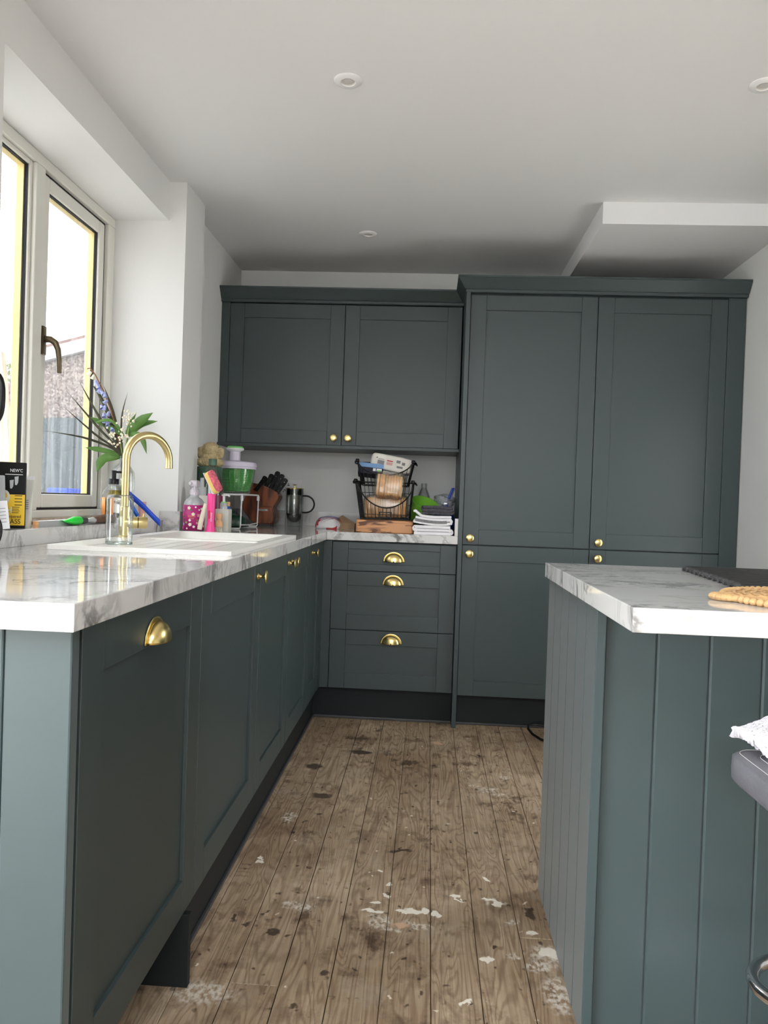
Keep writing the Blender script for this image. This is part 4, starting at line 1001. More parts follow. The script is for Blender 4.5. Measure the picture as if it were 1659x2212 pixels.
text('lettering', 'dishmatic', .010, M['white'], DW, Matrix.Translation((wx+.006, wy-.0153, TT+.062)) @ Matrix.Rotation(PI/2, 4, 'X') @ Matrix.Rotation(-PI/2, 4, 'Z'))
# wooden pot brush
cx, cy = -.862, 3.13
WBR = thing('pot_brush', (cx, cy, TT), 'small wooden pot brush with stiff bristles standing by the pink wand', 'brush')
build('knob', MB().lathe([(.0135,.042),(.0095,.048),(.0105,.055),(.0145,.064),(.0135,.074),(.008,.077),(0,.0775)], (cx, cy, TT), 24), M['beech'], WBR, smooth=True)
build('head', MB().lathe([(0,.021),(.0155,.021),(.016,.023),(.016,.039),(.0135,.042),(0,.042)], (cx, cy, TT), 24), M['beech'], WBR, smooth=True)
bm_ = MB()
for r, n_ in ((.012, 12), (.006, 6), (0, 1)):
    for k in range(n_):
        a = 2*PI*k/n_; bm_.tube([(cx+r*math.cos(a), cy+r*math.sin(a), TT+.022), (cx+r*1.1*math.cos(a), cy+r*1.1*math.sin(a), TT)], .0017, 6)
build('bristles', bm_, M['cream'], WBR)['kind'] = 'stuff'
# white square dispenser with green collar
DX, DYY = -.872, 3.235
DS = thing('soap_dispenser', (DX, DYY, T), 'off-white square soap dispenser with a white pump and green collar', 'dispenser')
build('body', B(DX-.029, DYY-.03, T, DX+.029, DYY+.03, T+.098), M['offwhite'], DS, bevel=.003)
build('bottle', MB().lathe([(0,.096),(.0165,.096),(.0165,.121),(.014,.124),(0,.124)], (DX, DYY, T), 20), M['bag2'], DS, smooth=True)
build('collar', MB().lathe([(0,.122),(.011,.122),(.0125,.125),(.011,.129),(0,.129)], (DX, DYY, T), 20), M['spring'], DS, smooth=True)
build('pump', MB().lathe([(0,.128),(.0055,.128),(.0055,.152),(.011,.155),(.011,.159),(0,.16)], (DX, DYY, T), 16).tube([(DX, DYY, T+.157), (DX+.02, DYY-.004, T+.157), (DX+.027, DYY-.006, T+.152)], .004, 8), M['white'], DS, smooth=True)
# cream canister with grey nozzle bottle
CB = thing('cream_sprayer', (-.955, 3.19, T), 'cream round bottle with a grey nozzle standing behind the pink trigger bottle', 'bottle')
vessel('body', [(0,0),(.03,0),(.032,.003),(.032,.145),(.027,.152),(0,.152)], (-.955, 3.19, T), M['offwhite'], CB)
vessel('collar', [(0,.152),(.0195,.152),(.0195,.186),(.018,.188),(0,.188)], (-.955, 3.19, T), M['mgrey'], CB)
vessel('nozzle', [(0,.188),(.009,.188),(.0075,.226),(0,.227)], (-.955, 3.19, T), M['mgrey'], CB)
# big clear bottle, green cap
GB = thing('oil_bottle', (-.955, 3.34, T), 'large clear plastic bottle with a dark green cap in front of the dog figure', 'bottle')
c_ = (-.955, 3.34, T)
vessel('bottle', [(0,.002),(.046,.002),(.050,.008),(.050,.17),(.0485,.19),(.041,.225),(.030,.255),(.019,.275),(.014,.282),(.0135,.288)], c_, M['smoke'], GB)
vessel('cap', [(0,.287),(.0175,.287),(.0175,.311),(.016,.314),(0,.314)], c_, M['dgreen2'], GB)
vessel('label', [(.0505,.05),(.0508,.05),(.0508,.155),(.0505,.155)], c_, M['maroon'], GB)
OJ = thing('brown_jar', (-.913, 3.405, T), 'small jar with an orange-brown lid half hidden behind the pink wand', 'jar')
vessel('body', [(0,0),(.024,0),(.025,.003),(.025,.10),(.021,.108),(0,.108)], (-.913, 3.405, T), M['bluebag'], OJ)
vessel('lid', [(0,.108),(.024,.108),(.024,.124),(.022,.127),(0,.127)], (-.913, 3.405, T), M['chip'], OJ)
# dog statue on green tin
TN = thing('green_tin', (-1.007, 3.475, T), 'dark green round storage tin in the corner under the dog figure', 'tin')
vessel('body', [(0,0),(.055,0),(.057,.003),(.057,.262),(.055,.264),(0,.264)], (-1.007, 3.475, T), M['dgreen2'], TN)
vessel('lid', [(.0575,.254),(.0585,.256),(.0585,.278),(.055,.284),(0,.284)], (-1.007, 3.475, T), M['dgreen2'], TN)
DG = thing('dog_figure', (-1.007, 3.475, T+.284), 'beige curly-coated dog bust with floppy ears, back turned, on the green tin', 'figure')
zz = T+.284; dxx, dyy = -1.007, 3.475
mb = MB()
mb.sup((dxx, dyy, zz+.02), (.062, .048, .022), .8, 24, 12).sup((dxx, dyy+.002, zz+.04), (.042, .036, .034), .9, 24, 12)
mb.sup((dxx+.002, dyy, zz+.077), (.041, .040, .036), 1, 24, 14)
mb.sup((dxx-.044, dyy, zz+.064), (.015, .020, .027), .9, 16, 10).sup((dxx+.047, dyy, zz+.066), (.015, .020, .026), .9, 16, 10)
mb.sup((dxx+.002, dyy+.04, zz+.066), (.02, .022, .017), .9, 16, 10)
dog = build('bust', mb, M['terr'], DG, smooth=True)
rm = dog.modifiers.new('join', 'REMESH'); rm.mode = 'VOXEL'; rm.voxel_size = .0019; rm.use_smooth_shade = True
tx_ = bpy.data.textures.new('curls', 'MUSGRAVE' if False else 'CLOUDS'); tx_.noise_scale = .0065; tx_.noise_depth = 2
dm = dog.modifiers.new('curls', 'DISPLACE'); dm.texture = tx_; dm.strength = .010; dm.mid_level = .5
# ------------------------------------------------------------------ wire rack, salad spinner, butter dish
RK = thing('wire_rack', (-.965, 3.70, T), 'white wire shelf rack standing over the dark green butter dish', 'rack')
r = .0034; zt = 1.078
x0, x1, y0, y1 = -1.055, -.872, 3.545, 3.90
build('shelf', MB().tube([(x0,y0,zt),(x1,y0,zt),(x1,y1,zt),(x0,y1,zt)], r, 8, closed=True), M['white'], RK, smooth=True)
mb = MB()
for k in range(13): y = y0+.025+k*.0254; mb.tube([(x0, y, zt+.003), (x1, y, zt+.003)], .0018, 6)
build('shelf_wires', mb, M['white'], RK, smooth=True)
for y in (y0, y1):
    build('leg_frame', MB().tube([(x1, y, zt), (x1-.002, y, T+.012), (x1-.006, y, T+.004), (x1-.014, y, T+.0035), (x0+.014, y, T+.0035), (x0+.006, y, T+.004), (x0+.002, y, T+.012), (x0, y, zt)], r, 8), M['white'], RK, smooth=True)
for y in (y0+.006, y1-.006):
    for xx in (x0, x1): build('hinge_clip', B(xx-.006, y-.006, zt-.028, xx+.006, y+.006, zt-.004), M['white'], RK, bevel=.002)
build('side_wire', MB().tube([(x1-.001, y0, T+.02), (x1-.001, (y0+y1)/2, T+.016), (x1-.001, y1, T+.02)], .0028, 8), M['white'], RK, smooth=True)
sx, sy, sz = -.944, 3.712, zt+.005
SP = thing('salad_spinner', (sx, sy, sz), 'salad spinner with a green basket and pale lilac lid standing on the wire rack', 'salad spinner')
vessel('bowl', [(.0,.001),(.064,.001),(.070,.006),(.082,.05),(.091,.11),(.093,.128)], (sx, sy, sz), M['glass'], SP, 48)
vessel('basket_floor', [(0,.012),(.055,.012),(.058,.016)], (sx, sy, sz), M['spring'], SP)
bm_ = MB()
def br(z): return .062+(.085-.062)*((z-.014)/.11)**.8
for k in range(16):
    z = .018+k*.0069; bm_.tube([(sx+br(z)*math.cos(a), sy+br(z)*math.sin(a), sz+z) for a in [2*PI*j/48 for j in range(48)]], .0023, 5, closed=True)
for k in range(22):
    a = 2*PI*k/22; bm_.tube([(sx+br(z)*math.cos(a), sy+br(z)*math.sin(a), sz+z) for z in (.014, .04, .07, .1, .122)], .0026, 5)
o = build('basket', bm_, M['spring'], SP, smooth=True)
vessel('lid', [(.092,.120),(.0955,.120),(.0965,.124),(.0955,.129),(.099,.131),(.099,.143),(.095,.152),(.082,.157),(.03,.161),(0,.161)], (sx, sy, sz), M['lilac'], SP, 48)
vessel('plunger', [(.0255,.158),(.0255,.214),(0,.214)], (sx-.008, sy, sz), M['lilac'], SP)
vessel('button_rim', [(.0255,.205),(.040,.212),(.0425,.217),(.0415,.221),(0,.221)], (sx-.008, sy, sz), M['white'], SP)
vessel('button', [(.0405,.220),(.0395,.226),(.033,.231),(0,.2335)], (sx-.008, sy, sz), M['spring'], SP)
BD = thing('butter_dish', (-.962, 3.70, T), 'dark green lidded butter dish under the white wire rack', 'butter dish')
build('plate', MB().lathe([(0,.001),(.045,.001),(.078,.007),(.080,.009),(.076,.010),(0,.008)], (-.957, 3.72, T), 40), M['dgreen'], BD, smooth=True)
build('dome', MB().lathe([(.064,.009),(.066,.03),(.062,.046),(.048,.058),(.022,.064),(0,.065)], (-.957, 3.72, T), 40), M['dgreen'], BD, smooth=True)
build('knob', MB().lathe([(.008,.063),(.007,.070),(.012,.077),(.012,.083),(.007,.087),(0,.088)], (-.957, 3.72, T), 20), M['dgreen'], BD, smooth=True)

# ------------------------------------------------------------------ knife block and knives
kx, ky = -.885, 4.13
KB = thing('knife_block', (kx, ky, T), 'dark varnished wooden knife block leaning back beside the french press', 'knife block')
out = [(-.012,.010),(.052,.010),(.064,.022),(.068,.045),(.066,.064),(.058,.088),(.054,.099),(.066,.121),(.083,.150),(.082,.164),(.071,.183),(.0,.216),(-.064,.228),(-.076,.222),(-.115,.10),(-.105,.075),(-.06,.022)]
build('body', MB().prism([(kx+u, T+w) for u, w in out], ky-.055, ky+.055, 'xz'), M['blockw'], KB, bevel=.004)
build('front_lip', MB().prism([(kx+u, T+w) for u, w in [(-.036,.012),(.046,.012),(.058,.022),(.062,.045),(.060,.064),(.052,.088),(.047,.104),(-.030,.104)]], ky-.066, ky-.054, 'xz'), M['blockw'], KB, bevel=.005)
plq = build('badge', MB().prism([(kx-.026, T+.080), (kx+.030, T+.080), (kx+.026, T+.090), (kx-.026, T+.090)], ky-.0675, ky-.0655, 'xz'), M['mgrey'], KB, bevel=.0003)
text('lettering', 'SABATIER', .0075, M['printd'], KB, FACE_Y(kx-.002, ky-.068, T+.085), sx=1.0)
for xx in (-.045, .035):
    build('foot', MB().cyl((kx+xx+.01, ky-.035, T), .006, .011, 12).cyl((kx+xx, ky+.035, T), .006, .011, 12), M['rubber'], KB)
def knife(i, bx, bz, tx2, tz2, y, lb):
    a = Vector((bx, y, bz)); b = Vector((tx2, y, tz2)); d = (b-a); L_ = d.length; d.normalize(); n = Vector((-d.z, 0, d.x))
    k = thing('kitchen_knife', a, lb, 'knife', 'knives in the block')
    prof = [(-.006,-.014),(.004,-.0125),(.3*L_,-.0105),(.75*L_,-.012),(.93*L_,-.016),(L_,-.012),(1.03*L_,0),(.99*L_,.0105),(.8*L_,.0125),(.4*L_,.0115),(0,.0125)]
    build('handle', MB().prism([((a+d*u-n*w).x, (a+d*u-n*w).z) for u, w in prof], y-.0095, y+.0095, 'xz'), M['blackp'], k, bevel=.003)
    rv = MB()
    for t in (.2, .5, .8): rv.add(*(lambda c: ([c+d*(.002*math.cos(q))+n*(.002*math.sin(q)) for q in [2*PI*j/10 for j in range(10)]], [list(range(10))]))(Vector((0, -.0099, 0))+a+d*(t*L_)))
    build('rivets', rv, M['chrome'], k, solid=.0006)
    build('bolster', MB().prism([((a+d*u-n*w).x, (a+d*u-n*w).z) for u, w in [(-.020,-.009),(-.004,-.011),(-.004,.010),(-.020,.009)]], y-.006, y+.006, 'xz'), M['chrome'], k, bevel=.002)
    build('blade', MB().prism([((a+d*u-n*w).x, (a+d*u-n*w).z) for u, w in [(-.10,-.006),(-.012,-.010),(-.012,.009),(-.10,.008)]], y-.0012, y+.0012, 'xz'), M['chrome'], k)
dirv = Vector((.053, 0, .078))
for i, (bx, bz, tx2, tz2, y) in enumerate(((-.928, 1.105, -.874, 1.178, 4.082), (-.900, 1.096, -.843, 1.192, 4.10), (-.872, 1.088, -.815, 1.208, 4.12), (-.846, 1.094, -.788, 1.193, 4.11), (-.818, 1.092, -.766, 1.170, 4.095))):
    knife(i, bx, bz, tx2, tz2, y, ['black-handled kitchen knife, leftmost in the block', 'black-handled kitchen knife, second from the left in the block', 'black-handled kitchen knife standing tallest in the middle of the block', 'black-handled kitchen knife, second from the right in the block', 'slim black-handled kitchen knife, rightmost in the block'][i])

# ------------------------------------------------------------------ french press, socket
fx, fy = -.731, 4.16
FP = thing('french_press', (fx, fy, T), 'double-walled glass french press with gold lid and black handle below the socket', 'french press')
vessel('outer_wall', [(.0,.0005),(.0475,.0005),(.049,.003),(.049,.200),(.0475,.204)], (fx, fy, T), M['glass'], FP, 44)
vessel('inner_wall', [(0,.022),(.015,.0235),(.028,.031),(.038,.046),(.0435,.068),(.0445,.09),(.0445,.203)], (fx, fy, T), M['press'], FP, 44)
vessel('rod', [(0,.052),(.003,.052),(.003,.215),(0,.215)], (fx, fy, T), M['chrome'], FP, 12)
vessel('filter', [(0,.060),(.040,.060),(.0415,.066),(.0405,.071),(0,.071)], (fx, fy, T), M['dgrey'], FP)
vessel('band', [(.0435,.172),(.044,.172),(.044,.202),(.0435,.202)], (fx, fy, T), M['blackp'], FP)
vessel('lid', [(0,.203),(.050,.203),(.0505,.207),(.045,.209),(0,.210)], (fx, fy, T), M['brass'], FP)
build('plunger_knob', MB().lathe([(.0045,.209),(.004,.222),(.008,.226),(0,.229)], (fx, fy, T), 20).tube([(fx-.012, fy, T+.2275), (fx+.012, fy, T+.2275)], .0017, 8), M['brass'], FP, smooth=True)
build('spout', MB().prism([(fx-.046, T+.176), (fx-.052, T+.19), (fx-.063, T+.199), (fx-.05, T+.202)], fy-.006, fy+.006, 'xz'), M['thickglass'], FP, bevel=.002)
hp = [(fx+.045, fy, T+.168), (fx+.062, fy, T+.168)]+[(fx+.062+.047*math.sin(a), fy, T+.1225+.0455*math.cos(a)) for a in [PI*k/18 for k in range(1, 18)]]+[(fx+.062, fy, T+.077), (fx+.045, fy, T+.077)]
build('handle', MB().tube(hp, .0046, 10), M['blackp'], FP, smooth=True)
SK = thing('wall_socket', (-.796, 4.329, 1.13), 'white double wall socket with USB port behind the french press', 'socket')
build('plate', MB().prism(rrect(-.870, 1.086, -.722, 1.172, .006, 3), 4.321, 4.33, 'xz'), M['white'], SK, bevel=.0012)
for xx in (-.834, -.758):
    build('switch', B(xx-.004, 4.3185, 1.150, xx+.006, 4.322, 1.163), M['white'], SK, bevel=.0008)
    build('pin_holes', MB().box(xx-.002, 4.3205, 1.122, xx+.002, 4.322, 1.131).box(xx-.013, 4.3205, 1.104, xx-.006, 4.322, 1.1075).box(xx+.006, 4.3205, 1.104, xx+.013, 4.322, 1.1075), M['printd'], SK)
build('usb_port', MB().box(-.803, 4.3195, 1.138, -.788, 4.322, 1.158), M['white'], SK, bevel=.0006)
build('port_slots', MB().box(-.8015, 4.319, 1.140, -.7895, 4.3205, 1.145).box(-.799, 4.319, 1.150, -.7915, 4.3205, 1.1525), M['printd'], SK)

# ------------------------------------------------------------------ bags, board, baskets
CR = thing('striped_bag', (-.52, 4.05, T), 'crumpled white bag with red and blue stripes lying on the back worktop', 'bag')
def mound(c, rx, ry, h, seed, crk=.12):
    rd = random.Random(seed); ph = [(rd.uniform(2, 9), rd.uniform(2, 9), rd.uniform(0, 6)) for _ in range(6)]
    def f(u, v):
        a = 2*PI*u; s_ = v
        rr = 1+.08*math.sin(3*a+seed)
        x = c[0]+rx*rr*math.cos(a)*math.sin(s_*PI/2)**.8; y = c[1]+ry*rr*math.sin(a)*math.sin(s_*PI/2)**.8
        n = sum(math.sin(p*a+q*s_*3+w_) for p, q, w_ in [(round(p), q, w_) for p, q, w_ in ph])/6
        return (x, y, c[2]+max(0.0005, h*math.cos(s_*PI/2)**.7*(1+crk*n*3*s_)))
    return f
build('film', MB().grid(mound((-.518, 4.05, T), .070, .07, .062, 4), 48, 14), M['white'], CR, smooth=True, ang=22, solid=.0008)
def band(c, rx, ry, h, a0, a1, w_, mat, lift=1.02):
    """a coloured stripe lying over the mound from one side to the other"""
    def f(u, v):
        t = PI*u; q = a0+(a1-a0)*u
        x = c[0]+rx*lift*math.cos(t)*(.95)+(v-.5)*w_*math.sin(q)
        return (x, c[1]-ry*lift*math.sin(t)*.55*abs(math.cos(q))-(v-.5)*w_*.8-.012, c[2]+.001+h*lift*math.sin(t)**.75)
    return build('stripe', MB().grid(f, 22, 2), mat, CR, smooth=True, solid=.0008)
for dy_, w_, mm in ((.0, .012, 'redp'), (.022, .010, 'blue'), (.044, .009, 'blue')):
    def f(u, v, dy_=dy_, w_=w_):
        t = PI*u; return (-.518-.072*math.cos(t), 4.05-.030+dy_+(v-.5)*w_*1.6-.02*math.sin(t), T+.002+(.058+.006*(dy_ > .02))*math.sin(t)**.8+.004*math.sin(9*u)+.002)
    build('stripe', MB().grid(f, 22, 2), M[mm], CR, smooth=True, solid=.0008)
build('red_corner', MB().grid(lambda u, v: (-.528+.055*u, 3.982+.012*v-.004, T+.001+.016*v*(.4+.6*u)), 6, 3), M['redp'], CR, smooth=True, solid=.0008)
build('red_corner', MB().grid(lambda u, v: (-.585+.017*u+.01*v, 4.005+.012*v, T+.014+.030*v+.004*u), 6, 3), M['redp'], CR, smooth=True, solid=.0008)
kb = MB()
kv = [(-.484,4.0,T),(-.45,3.99,T),(-.384,4.0,T),(-.382,4.12,T),(-.47,4.13,T), (-.486,4.02,T+.05),(-.452,4.05,T+.073),(-.384,4.03,T+.034),(-.386,4.11,T+.03),(-.466,4.11,T+.04),(-.44,4.01,T+.034)]
kb.add(kv, [(0,1,10,5),(1,2,7,10),(5,10,6),(10,7,6),(2,3,8,7),(7,8,9,6),(6,9,5),(0,5,9,4),(3,4,9,8),(0,4,3,2,1)])
tag(build('paper_bag', kb, M['kraft'], None), 'folded brown paper bag leaning against the wooden board', 'bag')
tag(build('cutting_board', MB().prism(rrect(-.350, 3.722, -.072, 4.02, .012), T, T+.062), M['boardw'], None, bevel=.004), 'thick wooden board with dark grain under the wire baskets', 'board')
ZB = T+.0625
def basket(name, lb, z0, z1, xb, xt, yb, yt, dip, bars, nv, group):
    """tapered wire basket; the front rim dips down in a bow"""
    b = thing(name, ((xb[0]+xb[1])/2, (yb[0]+yb[1])/2, z0), lb, 'basket', group)
    lp = lambda a, c, t: a+(c-a)*t
    def C(i, t):  # corners
        x = (lp(xb[0], xt[0], t), lp(xb[1], xt[1], t)); y = (lp(yb[0], yt[0], t), lp(yb[1], yt[1], t))
        return [(x[0], y[0]), (x[1], y[0]), (x[1], y[1]), (x[0], y[1])][i]
    H = z1-z0; cen = (xb[0]+xb[1])/2
    def fx_(x):  # height fraction of the front rim at x
        s_ = (x-cen)/((xt[1]-xt[0])/2); s_ = max(-1, min(1, s_)); return dip+(1-dip)*(1-math.sqrt(max(0, 1-s_*s_)))**1.0
    rim = []
    for k in range(25):
        x = lp(xt[0], xt[1], k/24); f = fx_(x); q = lp(0, 1, f)
        xx = lp(lp(xb[0], xb[1], k/24), x, f); rim.append((xx, lp(yb[0], yt[0], f), z0+.004+(H-.004)*f))
    rim += [(*C(2, 1), z1), (*C(3, 1), z1)]
    build('rim', MB().tube(rim, .0032, 8, closed=True), M['black'], b, smooth=True)
    build('base_ring', MB().tube([(*C(i, 0), z0+.004) for i in range(4)], .0036, 8, closed=True), M['black'], b, smooth=True)
    for i in range(4): build('corner_post', MB().tube([(*C(i, 0), z0+.004), (*C(i, 1), z1)], .0036, 8), M['black'], b, smooth=True)
    wires = MB()
    n = bars
    for k in range(1, n):
        u = k/n
        xB, xT = lp(xb[0], xb[1], u), lp(xt[0], xt[1], u); f = fx_(xT)
        wires.tube([(xB, yb[0], z0+.004), (lp(xB, xT, f), lp(yb[0], yt[0], f), z0+.004+(H-.004)*f)], .0014, 6)
        wires.tube([(xB, yb[1], z0+.004), (xT, yt[1], z1)], .0014, 6)
        wires.tube([(xB, yb[0], z0+.003), (xB, yb[1], z0+.003)], .0013, 6)
    for k in range(1, 9):
        u = k/9
        for i, j in ((0, 3), (1, 2)):
            p0, p1 = C(i, 0), C(j, 0); q0, q1 = C(i, 1), C(j, 1)
            wires.tube([(lp(p0[0], p1[0], u), lp(p0[1], p1[1], u), z0+.004), (lp(q0[0], q1[0], u), lp(q0[1], q1[1], u), z1)], .0014, 6)
    for t in nv:
        P4 = [(*C(i, t), z0+.004+(H-.004)*t) for i in range(4)]
        wires.tube(P4 if t <= dip else [P4[1], P4[2], P4[3], P4[0]], .0016, 6, closed=t <= dip)
    build('wires', wires, M['black'], b, smooth=True)
    for i, sgn in ((0, -1), (1, 1)):
        tp = Vector((*C(i, 1), z1)); bk = Vector((*C(3-i if i == 0 else 2, 1), z1))
        build('side_handle', MB().tube([tp+Vector((0, .01, 0)), tp+Vector((sgn*.012, .02, -.004)), tp+Vector((sgn*.016, .06, -.010)), bk+Vector((sgn*.016, -.06, -.010)), bk+Vector((sgn*.012, -.02, -.004)), bk+Vector((0, -.01, 0))], .0042, 8), M['black'], b, smooth=True)
        build('knuckle', MB().sup((tp.x, tp.y, tp.z), (.010, .009, .009), .6, 12, 8), M['black'], b, smooth=True)
    return b
LB = basket('wire_basket', 'lower black wire basket full of bagged bread on the wooden board', ZB, 1.168, (-.331, -.094), (-.360, -.080), (3.765, 3.965), (3.745, 3.985), .30, 13, (.12, .38, .7), 'stacked wire baskets')
build('label_frame', MB().box(-.241, 3.757, .990, -.179, 3.762, .9945).box(-.241, 3.757, 1.0145, -.179, 3.762, 1.019).box(-.241, 3.757, .9945, -.2355, 3.762, 1.0145).box(-.1845, 3.757, .9945, -.179, 3.762, 1.0145), M['black'], LB)
UB = basket('wire_basket', 'upper black wire basket stacked on top, holding a blue box and a paper bag', 1.146, 1.268, (-.335, -.108), (-.358, -.082), (3.80, 3.97), (3.785, 3.985), .42, 13, (.12, .5, .8), 'stacked wire baskets')
def bread(lb, c, n, w2, h2, thick, mtx, seed):
    t = thing('sliced_loaf', mtx.translation, lb, 'bread', 'bagged loaves')
    rd = random.Random(seed)
    for k in range(n):
        mb = MB(); x = (k-(n-1)/2)*thick+rd.uniform(-.0008, .0008); hh = h2*rd.uniform(.91, 1.03); ww = w2*rd.uniform(.93, 1.02)
        pr = rrect(-ww, -hh, ww, hh, .016, 3)
        mb.prism(pr, x-thick*.46, x+thick*.46, 'yz')
        nf = len(mb.f); mb.mi = [1, 1]+[0]*(nf-2)
        mb.xf(mtx)
        build('slice', mb, [M['crust'], M['crumb']], t, bevel=.0025)
    L_ = n*thick/2
    build('wrapper', MB().sup((0, 0, .004), (L_+.011, w2+.006, h2+.009), .33, 28, 16, .035, seed).xf(mtx), M['bag'], t, smooth=True)
    return t
bread('bagged sliced bread on its side filling the lower wire basket', None, 16, .058, .052, .0125, Matrix.Translation((-.212, 3.850, ZB+.062)) @ Matrix.Rotation(-.04, 4, 'Y'), 3)
bread('smaller bagged loaf standing between the two wire baskets, slices showing', None, 9, .045, .054, .0135, Matrix.Translation((-.193, 3.738, 1.143)) @ Matrix.Rotation(.06, 4, 'Y') @ Matrix.Rotation(-.12, 4, 'X'), 5)
bb = MB().box(-.062, -.03, -.028, .062, .03, .028)
bm4 = Matrix.Translation((-.296, 3.865, 1.222)) @ Matrix.Rotation(.08, 4, 'Y') @ Matrix.Rotation(-.35, 4, 'X')
BX = tag(build('card_box', bb.xf(bm4), M['navy'], None, bevel=.001), 'navy and light blue card box in the upper wire basket', 'box')
build('lid_panel', MB().box(-.0622, -.0302, .006, .0622, .0302, .0285).xf(bm4), M['lightblue'], BX)
for a, b_, mm in ((.012, .026, 'white'), (.030, .056, 'white')): build('print', MB().box(a, -.0306, -.012, b_, -.0300, .003).xf(bm4), M[mm], BX)
build('print', MB().box(.032, -.0309, -.0115, .054, -.0303, -.005).xf(bm4), M['spring'], BX)
nb = Matrix.Translation((-.195, 3.90, 1.262)) @ Matrix.Rotation(.17, 4, 'Y')
NB = tag(build('paper_packet', MB().sup((0, 0, 0), (.106, .042, .040), .35, 32, 14, .03, 8).xf(nb), M['paper'], None, smooth=True), 'white printed packet lying slanted across the top wire basket', 'packet')
for x_, z_, w_, h_, mm in ((-.052, .012, .030, .003, 'print'), (-.052, .004, .034, .003, 'print'), (-.052, -.006, .034, .016, 'print'), (-.008, .010, .030, .005, 'redp'), (-.008, -.004, .030, .014, 'rose'), (.035, .014, .020, .014, 'print'), (.062, .008, .016, .014, 'print'), (.046, -.012, .030, .010, 'print'), (-.075, .016, .006, .006, 'dgreen')):
    build('print', MB().box(x_-w_/2, -.0436, z_-h_/2, x_+w_/2, -.0425, z_+h_/2).xf(nb), M[mm], NB)
tag(build('card_sleeve', MB().box(-.045, -.01, -.02, .045, .01, .02).xf(Matrix.Translation((-.19, 3.845, 1.198)) @ Matrix.Rotation(.1, 4, 'Y')), M['white'], None, bevel=.001), 'white and teal packet lying under the printed packet in the top basket', 'packet')
# ------------------------------------------------------------------ right end of the back worktop
JG = thing('measuring_jug', (-.035, 4.0, T), 'translucent lime green plastic jug tipped to the right behind the towels', 'jug')
jm = Matrix.Translation((-.052, 4.02, T+.006)) @ Matrix.Rotation(.30, 4, 'Y') @ Matrix.Rotation(.42, 4, 'X')
jm.translation.z += .036
build('cup', MB().lathe([(0,.002),(.050,.002),(.056,.008),(.063,.07),(.068,.125),(.071,.127),(.071,.130),(.066,.130),(.061,.07),(.054,.012),(0,.008)], seg=40).xf(jm), M['lime'], JG, smooth=True)
build('handle', MB().tube([(.0, -.066, .118), (.002, -.085, .112), (.004, -.092, .09), (.004, -.088, .05), (.004, -.076, .018), (.002, -.058, .012)], .008, 10).xf(jm), M['lime'], JG, smooth=True)
VB = thing('oil_bottle', (-.028, 4.18, T), 'clear plastic bottle with a grey cap and amber dregs behind the lime jug', 'bottle')
vessel('bottle', [(0,.002),(.034,.002),(.036,.006),(.036,.17),(.033,.19),(.024,.212),(.0155,.228),(.0145,.236)], (-.028, 4.18, T), M['glass'], VB)
vessel('liquid', [(0,.004),(.034,.006),(.034,.13),(0,.13)], (-.028, 4.18, T), M['olive'], VB)
vessel('cap', [(0,.234),(.0155,.234),(.0155,.256),(.0145,.258),(0,.258)], (-.028, 4.18, T), M['mgrey'], VB)
BBG = thing('bread_bag', (.085, 4.06, T), 'crumpled blue and clear plastic bread bag in the corner by the tall side panel', 'bag')
build('film', MB().sup((.078, 4.07, T+.072), (.056, .09, .072), .6, 32, 18, .06, 11), M['bluebag'], BBG, smooth=True)
build('clear_film', MB().sup((.080, 4.05, T+.165), (.054, .06, .036), .75, 32, 18, .16, 12), M['bag2'], BBG, smooth=True, ang=20)
build('tail', MB().grid(lambda u, v: (.098+.030*u+(v-.5)*.018, 4.02, T+.15+.085*u), 8, 2), M['bag2'], BBG, smooth=True, solid=.001)
build('blue_strip', MB().grid(lambda u, v: (.094+.030*u**1.4+(v-.5)*.014, 4.0, T+.135+.10*u), 10, 2), M['blue'], BBG, smooth=True, solid=.001)
build('crust', MB().sup((.085, 3.995, T+.125), (.02, .012, .012), .8, 14, 8), M['crust'], BBG, smooth=True)
# tea towels, folded
def fold(cx, cz, hw, h, n):
    """flattened S of n layers seen end on"""
    pts = []; dz_ = h/(n-1) if n > 1 else 0
    for k in range(n):
        z = cz+k*dz_; s_ = 1 if k % 2 == 0 else -1
        pts += [(cx-s_*hw, z), (cx-s_*hw*.5, z), (cx, z+.001), (cx+s_*hw*.5, z), (cx+s_*hw*.93, z)]
        if k < n-1: pts += [(cx+s_*hw*1.0, z+dz_*.2), (cx+s_*hw*1.02, z+dz_*.5), (cx+s_*hw*1.0, z+dz_*.8)]
    return pts
def towel(lb, zb, pts, th, y0, y1, mat, name='tea_towel'):
    return tag(build(name, MB().ribbon(pts, th, y0, y1, 'xz'), mat, None, bevel=th*.42, smooth=True), lb, 'tea towel', 'folded tea towels')
ty0, ty1 = 3.688, 3.90
tcx = .024
t1 = towel('white tea towel with a thin dark fold line at the bottom of the folded stack', T, fold(tcx, T+.0075, .090, .030, 3), .0146, ty0, ty1, M['towel'])
for z in (T+.0165, T+.0305): build('fold_line', MB().box(tcx-.075, ty0-.0012, z-.0012, tcx+.078, ty0+.02, z+.0012), M['stripe'], t1)
zt2 = T+.046
sag = lambda x: .007*((x-tcx)/.09)**2-.004*(x-tcx)/.09
t2p = [(tcx-.094+k*.0188, zt2+.008+sag(tcx-.094+k*.0188)) for k in range(10)]
t2 = towel('white tea towel with a broad grey stripe in the middle of the folded stack', T, t2p+[(tcx+.086, zt2+.012), (tcx+.088, zt2+.022)]+[(tcx+.084-k*.0188, zt2+.026+sag(tcx+.084-k*.0188)) for k in range(10)], .0145, ty0+.002, ty1, M['towel'])
